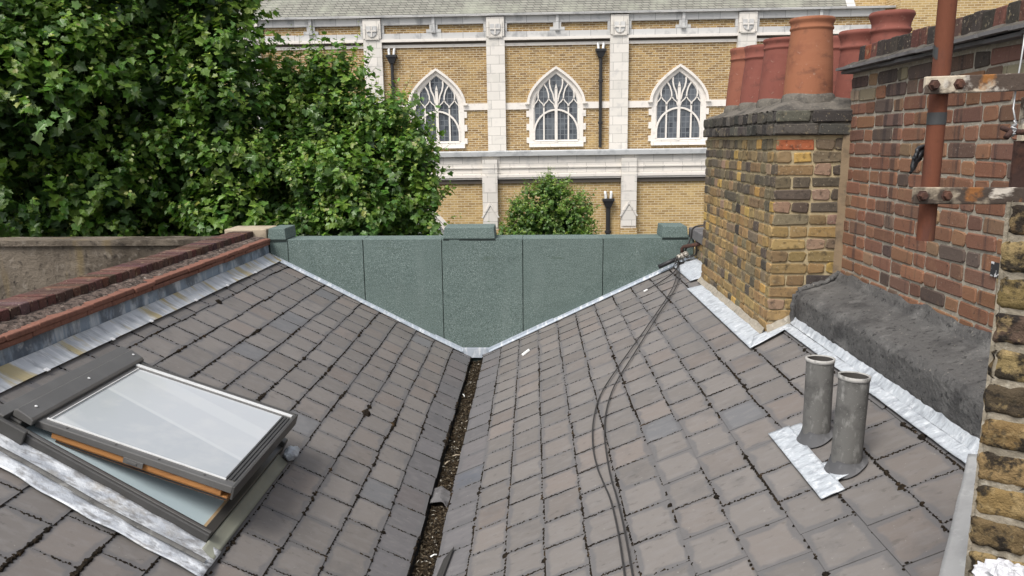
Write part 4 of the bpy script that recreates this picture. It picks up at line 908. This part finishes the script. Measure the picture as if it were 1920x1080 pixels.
# pointed windows with tracery (local x about 0), copied along the bays
def arch(w, zs, h, n=14):
    out = []
    for k in range(n + 1):
        t = k / n; out.append((-w * (1 - t ** 1.9), zs + h * t))
    return out + [(-x, z) for x, z in reversed(out[:-1])]
def strip(mb, pts, w, y0, y1, ox):
    """polyline bar in the facade plane, width w, from depth y0 (front) to y1"""
    n = len(pts); L = []; Rt = []
    for i, p in enumerate(pts):
        a = pts[max(i - 1, 0)]; b = pts[min(i + 1, n - 1)]; d = V((b[0] - a[0], b[1] - a[1])).normalized(); m = V((-d.y, d.x)) * w * .5
        L.append((p[0] + m.x, p[1] + m.y)); Rt.append((p[0] - m.x, p[1] - m.y))
    vs = [(ox + x, y0, z) for x, z in L] + [(ox + x, y0, z) for x, z in Rt] + [(ox + x, y1, z) for x, z in L] + [(ox + x, y1, z) for x, z in Rt]
    fs = []
    for i in range(n - 1):
        fs += [(i, n + i, n + i + 1, i + 1), (i, i + 1, 2 * n + i + 1, 2 * n + i), (n + i + 1, n + i, 3 * n + i, 3 * n + i + 1)]
    mb.faces(vs, fs + [(0, 2 * n, 3 * n, n), (n - 1, 2 * n - 1, 4 * n - 1, 3 * n - 1)])
def church_window(ox):
    y = YC
    inner = arch(.80, 1.34, 1.08); outer = arch(.97, 1.38, 1.20)
    mb = MB()                                           # stone surround as one ring
    n = len(inner); io = [(-.80, .08)] + inner + [(.80, .08)]; oo = [(-.97, -.15)] + outer + [(.97, -.15)]
    for i in range(len(io) - 1):
        a, b, c, d = io[i], io[i + 1], oo[i + 1], oo[i]
        mb.poly([(ox + d[0], y - .05, d[1]), (ox + c[0], y - .05, c[1]), (ox + b[0] * 1.02, y - .05, b[1]), (ox + a[0] * 1.02, y - .05, a[1])][::-1])
        mb.poly([(ox + a[0] * 1.02, y - .05, a[1]), (ox + b[0] * 1.02, y - .05, b[1]), (ox + b[0] * .96, y - .004, b[1] - .02), (ox + a[0] * .96, y - .004, a[1] - .02)])
        mb.poly([(ox + d[0], y - .05, d[1]), (ox + c[0], y - .05, c[1]), (ox + c[0], y, c[1]), (ox + d[0], y, d[1])])
    for k, (za, zb) in enumerate(((.0, .2), (.45, .68), (.92, 1.14))):
        for sg in (-1, 1): mb.box(ox + min(sg * .97, sg * 1.07), ox + max(sg * .97, sg * 1.07), y - .045, y, za, zb)
    w = mb.build('window', M_stone, ch)
    mb = MB(); strip(mb, arch(1.0, 1.40, 1.22, 18), .085, y - .15, y - .0, ox)
    for sg in (-1, 1): mb.box(ox + sg * 1.03 - .08, ox + sg * 1.03 + .08, y - .16, y, 1.36, 1.425)
    mb.build('hood_mould', M_stone, w)
    mb = MB(); mb.prism([(ox - .98, y - .11, -.15), (ox + .98, y - .11, -.15), (ox + .98, y - .04, .075), (ox - .98, y - .04, .075)], (0, .05, 0)); mb.build('sill', M_ashlar, w)
    mb = MB(); mb.poly([(ox + a, y - .003, b) for a, b in io][::-1]); mb.build('glass', M_cglass, w)
    mb = MB(); f0, f1 = y - .055, y - .004
    strip(mb, [(0, .02), (0, 1.55)], .10, y - .075, f1, ox); strip(mb, [(0, 1.55), (0, 1.9)], .10, y - .07, f1, ox); mb.prism([(ox - .055, y - .07, 1.88), (ox + .055, y - .07, 1.88), (ox, y - .07, 2.07)], (0, .06, 0))
    el = [(.79 * cos(t), .33 + .83 * sin(t)) for t in [pi * k / 24 for k in range(25)]]
    strip(mb, [(.79, .1)] + el + [(-.79, .1)], .062, y - .066, f1, ox)
    for sg in (-1, 1):
        strip(mb, [(sg * .44,   .1), (sg * .44, 1.28)], .052, f0, f1, ox)
        for xa, xb in ((.44, .635), (.44, .26), (.80, .635), (.05, .26)):        # ogee heads of the four lights
            strip(mb, [(sg * xa, 1.24), (sg * (xa * .85 + xb * .15), 1.36), (sg * (xa * .35 + xb * .65), 1.45), (sg * xb, 1.55)], .034, f0, f1, ox)
        strip(mb, [(sg * .635, 1.53), (sg * .645, 1.7), (sg * .62, 1.88)], .045, f0, f1, ox)
        strip(mb, [(sg * .26, 1.53), (sg * .27, 1.7), (sg * .33, 1.90), (sg * .42, 2.04)], .045, f0, f1, ox)
        strip(mb, [(sg * .06, 1.45), (sg * .11, 1.7), (sg * .2, 1.9), (sg * .235, 2.08), (sg * .23, 2.22)], .05, f0, f1, ox)
    mb.prism([(ox - .80, y - .07, .045), (ox + .80, y - .07, .045), (ox + .80, y - .05, .10), (ox - .80, y - .05, .10)], (0, .045, 0))
    mb.build('tracery', M_stone, w)
for ox in (-12.2, -7.80, -3.425, .86, 5.245): church_window(ox)
def downpipe(x, y, z0, z1, r, name='downpipe'):
    mb = MB(); mb.tube([(x, y - .11, z0), (x, y - .11, z1)], r, 10)
    for z in [z1 - .9 - 1.45 * k for k in range(6)]:
        if z > z0: mb.lathe([(r, 0), (r * 1.45, .01), (r * 1.45, .09), (r, .1)], (x, y - .11, z), 10)
    p = mb.build(name, M_iron, ch)
    mb = MB(); mb.prism([(x - .08, y - .2, z1 - .05), (x + .08, y - .2, z1 - .05), (x + .17, y - .24, z1 + .16), (x - .17, y - .24, z1 + .16)], (0, .19, 0)); mb.box(x - .19, x + .19, y - .26, y - .03, z1 + .161, z1 + .24); mb.build('hopper', M_iron, p)
    mb = MB(); 
    for dx in (-.08, .08): mb.tube([(x + dx, y - .12, z1 + .24), (x + dx * 1.2, y - .10, z1 + .40), (x + dx * 1.2, y - .04, z1 + .46)], .045, 8)
    mb.build('outlet_pipe', M_bead, p)
downpipe(-4.98, YC, -.2, 2.90, .058); downpipe(2.44, YC, -.2, 2.98, .058)
# aisle in front
mb = MB(); mb.box(XL, XR_ + 4, YA, YA + 2.9, -11.5, -1.16); mb.build('aisle_wall', M_cbrick2, ch)
mb = MB(); mb.box(XL, XR_ + 4, YA - .05, YA + .4, -1.0, -.41); mb.box(XL, XR_ + 4, YA - .09, YA - .05, -.80, -.76); mb.build('aisle_parapet', M_ashlar, ch)
mb = MB(); mb.prism([(XL, YA - .16, -.409), (XL, YA + .45, -.409), (XL, YA + .45, -.235), (XL, YA - .10, -.235), (XL, YA - .16, -.27)], (XR_ + 4 - XL, 0, 0)); mb.build('aisle_coping', M_ledge, ch)
mb = MB(); mb.box(XL, XR_ + 4, YA - .15, YA + .3, -1.09, -1.0005); mb.box(XL, XR_ + 4, YA - .11, YA - .0, -1.15, -1.0905); mb.build('aisle_cornice', M_stone, ch)
mb = MB(); mb.box(XL, XR_ + 4, YA - .06, YA + .2, -1.29, -1.161); mb.build('painted_aisle_shadow', M_paintshadow, ch)  # shadow below the aisle cornice, made as a dark strip
mb = MB(); mb.box(XL, XR_ + 4, YA + .4, YC, -1.15, -.55); mb.build('aisle_roof', M_ledge, ch)
for bx in (-14.65, -10.25, -5.9, -1.64, 2.865, 7.3):
    w = .49
    mb = MB(); mb.box(bx, bx + w, YA - .17, YA - .0505, -.98, -.52); mb.box(bx - .01, bx + w + .01, YA - .185, YA - .0505, -.80, -.77); mb.box(bx - .015, bx + w + .015, YA - .2, YA - .05, -1.03, -.981)
    mb.box(bx, bx + w, YA - .24, YA - .05, -2.78, -1.031); bt = mb.build('buttress', M_ashlar, ch)
    mb = MB(); mb.box(bx + .07, bx + w - .07, YA - .243, YA - .2405, -1.55, -1.10); mb.build('sunk_panel', M_stone, bt)
    mb = MB(); gx = bx + w / 2; mb.prism([(gx - .30, YA - .30, -2.38), (gx - .24, YA - .30, -2.38), (gx, YA - .30, -1.98), (gx, YA - .30, -1.88)], (0, .058, 0)); mb.prism([(gx + .30, YA - .30, -2.38), (gx, YA - .30, -1.88), (gx, YA - .30, -1.98), (gx + .24, YA - .30, -2.38)], (0, .058, 0)); mb.prism([(gx - .23, YA - .275, -2.70), (gx + .23, YA - .275, -2.70), (gx + .23, YA - .275, -2.37), (gx, YA - .275, -2.0), (gx - .23, YA - .275, -2.37)], (0, .033, 0)); mb.build('gablet', M_ashlar, bt)
    mb = MB(); mb.box(bx - .03, bx + w + .03, YA - .30, YA, -11.5, -2.781); mb.build('buttress_brick', M_cbrick2, bt)
downpipe(2.455, YA, -3.6, -2.06, .075)
for ax in (-12.4, -8.0, -3.62, ):
    mb = MB(); o = arch(1.02, -3.3, 1.35, 16); 
    strip(mb, o, .11, YA - .10, YA, ax); strip(mb, arch(.90, -3.3, 1.18, 16), .10, YA - .06, YA, ax); strip(mb, [(-1.02, -6), (-1.02, -3.3)], .11, YA - .1, YA, ax); strip(mb, [(1.02, -6), (1.02, -3.3)], .11, YA - .1, YA, ax)
    wv = mb.build('aisle_window', M_stone, ch)
    mb = MB(); a_ = arch(.88, -3.3, 1.15, 16); mb.poly([(ax + x, YA - .004, z) for x, z in [(-.88, -6)] + a_ + [(.88, -6)]][::-1]); mb.build('grille', M_grille, wv)

# ------------------------------------------------------------------ trees
half = [(0, 0), (-.10, .22), (.08, .50), (.28, .36), (.52, .58), (.64, .30), (1.0, 0)]
def leaf(mb, p, ax, n, size, col):
    ax = V(ax).normalized(); n = V(n); n = (n - ax * n.dot(ax)); n = n.normalized() if n.length > 1e-4 else V((0, 0, 1)); b = n.cross(ax); p = V(p)
    fold = U(.05, .35); droop = U(.0, .35); wd = U(.85, 1.1)
    vs = []
    for (a, v) in half: vs.append(p + (ax * a + b * v * wd + n * (v * fold - droop * a * a)) * size)
    for (a, v) in half[1:-1]: vs.append(p + (ax * a - b * v * wd + n * (v * fold - droop * a * a)) * size)
    m = len(half); mb.faces(vs, [tuple(range(m))], col); q = len(mb.v) - len(vs)
    mb.f.append((q, *[q + m + i for i in range(m - 2)], q + m - 1)[::-1]); mb.c.append(col); mb.uv.append([(0, 0)] * m)
GRN = [(.098, .195, .034), (.135, .240, .040), (.080, .162, .034), (.168, .270, .046), (.104, .184, .050)]
TIP = [(.22, .34, .055), (.30, .38, .08), (.15, .27, .045), (.34, .37, .14)]
def rdir():
    z = U(-1, 1); t = U(0, 2 * pi); s = sqrt(1 - z * z); return V((s * cos(t), s * sin(t), z))
def crown(mb, tw, lobes, shoots, size, tipp=.42, back=.3, lift=.9, inner=.3):
    for (c, r, wgt) in lobes:
        c = V(c); tint = U(.82, 1.22)
        for _ in range(int(shoots * wgt)):
            d = rdir()
            if d.y > .35 and R() > back: continue
            if d.z < -.1 and R() < .6: continue
            p = c + V((d.x * r[0], d.y * r[1], d.z * r[2])) * U(.70, .98)
            sdir = (d * .7 + V((0, -.12, lift * U(.4, 1.2))) + rdir() * .4).normalized(); L = U(.25, .75) * (size / .15)
            n = random.randint(8, 13); istip = R() < tipp and d.z > -.3; bend = rdir() * .2
            if istip: L *= 1.25
            base = GRN[random.randrange(5)]; v0 = U(.8, 1.2) * tint; base = tuple(x * v0 for x in base)
            if R() < .5: tw.tube([p - sdir * L * .2, p + sdir * L * .5 + bend * L * .2, p + sdir * L * 1.02 + bend * L], [.006, .004, .002], 4, col=(.12, .16, .05))
            for k in range(n):
                t = (k + .5) / n; q = p + sdir * L * t + bend * L * t * t
                side = rdir(); side = (side - sdir * side.dot(sdir)).normalized()
                ax = (side * U(.6, 1) + sdir * U(.0, .6) + V((0, 0, -.3))).normalized()
                nn = (V((0, -.15, .8)) + d * .4 + rdir() * .6).normalized()
                sz = size * U(.55, 1.25) * (1 - .66 * t * (1.15 if istip else .4))
                col = base
                if istip and t > .5: col = TIP[random.randrange(4)]
                elif istip and t > .2: col = tuple((a + b) / 2 for a, b in zip(base, TIP[0]))
                elif R() < .07: col = (.16, .26, .045)
                leaf(mb, q + ax * size * .18, ax, nn, sz, tuple(x * U(.88, 1.12) for x in col))
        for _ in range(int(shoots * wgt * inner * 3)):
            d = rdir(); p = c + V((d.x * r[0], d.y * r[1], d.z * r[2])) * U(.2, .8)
            leaf(mb, p, rdir(), (V((0, -.5, .3)) + rdir()), size * U(1.0, 1.5), (.055, .115, .03))  # inner leaves coloured darker to paint in the shade within the crown
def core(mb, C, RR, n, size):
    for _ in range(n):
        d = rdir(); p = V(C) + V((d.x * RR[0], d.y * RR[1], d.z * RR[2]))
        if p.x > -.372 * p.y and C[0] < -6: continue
        leaf(mb, V(C) + V((d.x * RR[0], d.y * RR[1], d.z * RR[2])) * U(.6, .98), rdir(), V((0, -1, .2)) + rdir() * .8, size * U(.8, 1.3), (.045, .095, .027))  # darker green here stands in for the shaded heart of the tree
def trunk(mb, base, top, r, limbs):
    base, top = V(base), V(top); n = 9
    mb.tube([base.lerp(top, k / n) + V((nz((k, 0, 0), .7, .15), nz((0, k, 3), .7, .15), 0)) for k in range(n + 1)], [r * (1 - .6 * k / n) for k in range(n + 1)], 10)
    for (t, e) in limbs:
        a = base.lerp(top, t); e = V(e); rr = r * (1 - .6 * t) * .6
        mb.tube([a, a.lerp(e, .35) + V((0, 0, .2)), a.lerp(e, .7) + V((0, 0, .25)), e], [rr, rr * .7, rr * .45, rr * .15], 7)
def tree(name, loc, label, cat, lobes, shoots, size, tr, limbs, seed, cores=(), **kw):
    random.seed(seed)
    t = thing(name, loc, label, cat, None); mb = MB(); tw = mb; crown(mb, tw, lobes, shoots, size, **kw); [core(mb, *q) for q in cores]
    cr = mb.build('crown', M_leaf, t)
    mb = MB(); trunk(mb, loc, *tr, limbs); mb.build('trunk', M_bark, t, smooth=True)
random.seed(21)
L1 = []
C = V((-8.0, 13.6, 1.4)); RR = V((3.15, 2.8, 4.3))
cand = []
while len(L1) < 66:
    d = rdir()
    if d.y > .25: continue
    p = C + V((d.x * RR.x, d.y * RR.y, d.z * RR.z))
    if p.z < -3.2 or p.z > 4.4: continue
    if any((p - V(q[0])).length < 1.0 for q in L1) and R() < .85: continue
    r = U(.7, 1.15)
    if p.x + .95 * r > -.336 * p.y: continue
    L1.append((p, (r, r, r * .85), 1.0))
L1 += [(V((x, 12.0, z)), (r, r, r * .85), 1.1) for x, z, r in ((-4.75, -1.3, .75), (-4.7, -.4, .7), (-4.72, .5, .7), (-4.75, 1.3, .65), (-4.85, 2.1, .65), (-4.9, 2.9, .6))]
tree('plane_tree', (-7.7, 14.2, -11.5), 'tallest leafy plane tree filling the left side', 'tree', L1, 150, .132, ((-7.7, 14.2, 2.0), .42), [(.6, (-9.5, 12.5, 0)), (.7, (-5.8, 12.6, 0.4)), (.8, (-8.5, 12.2, 2.2)), (.85, (-6.2, 13, 3.0))], 5, cores=[((-8.0, 13.9, 1.2), (2.9, 2.0, 4.6), 8000, .26), ((-8.5, 14.2, -2.5), (3.5, 1.2, 2.0), 2200, .26)])
random.seed(33)
L2 = []
C = V((-3.12, 13.1, -.95)); RR = V((.88, 1.1, 1.55))
while len(L2) < 22:
    d = rdir()
    if d.y > .3: continue
    p = C + V((d.x * RR.x, d.y * RR.y, d.z * RR.z)); r = U(.5, .78)
    if any((p - V(q[0])).length < .5 for q in L2) and R() < .85: continue
    L2.append((p, (r, r, r * .85), 1.0))
L2 += [(V(p), (.32, .32, .34), .35) for p in ((-2.3, 12.6, .25), (-1.9, 12.4, -.3), (-1.75, 12.4, -1.0), (-3.1, 12.6, .95), (-3.4, 12.8, 1.05), (-1.8, 12.3, -1.6), (-3.9, 12.8, .95))]
L2 += [(C, (1.1, 1.1, 1.4), .8), (V((-4.3, 13.3, -.5)), (.8, .6, .9), 1.2), (V((-4.5, 13.2, -1.6)), (.8, .6, .9), 1.2), (V((-3.7, 13.2, .35)), (.6, .6, .6), 1.0), (V((-4.75, 13.0, -.9)), (.7, .6, .8), 1.1), (V((-4.4, 13.1, .75)), (.55, .5, .6), 1.0)]
tree('young_plane_tree', (-3.05, 13.4, -11.5), 'rounded plane tree in front of the leftmost church windows', 'tree', L2, 135, .122, ((-3.05, 13.4, -1.0), .2), [(.75, (-3.8, 12.8, -.8)), (.85, (-2.2, 12.8, -.5)), (.95, (-3, 12.9, .5))], 8, cores=[((-3.2, 13.4, -1.1), (1.15, .8, 1.7), 1500, .26), ((-4.6, 13.8, -1.7), (1.0, .8, 1.3), 800, .3)])
L3 = [((.40, 18, -2.35), (1.2, .8, .8), 1.7), ((.42, 18, -1.64), (.95, .7, .60), 1.5), ((1.05, 17.9, -2.3), (.35, .4, .4), .6), ((-.3, 17.9, -2.3), (.4, .4, .4), .6), ((.45, 17.9, -1.22), (.42, .4, .30), .6), ((.45, 17.9, -1.08), (.16, .15, .2), .15), ((.9, 17.8, -1.75), (.45, .4, .4), .6), ((-.1, 17.8, -1.8), (.4, .4, .4), .5), ((-.75, 17.9, -2.35), (.3, .3, .35), .3)]
tree('small_tree', (.45, 18.2, -11.5), 'small bushy tree showing above the middle of the felt parapet', 'tree', L3, 260, .078, ((.45, 18.2, -2.2), .12), [(.8, (.9, 18, -2.4)), (.85, (0, 18, -2.3))], 12, tipp=.55, lift=.9, cores=[((.40, 18.1, -2.4), (.9, .5, .8), 700, .13)])
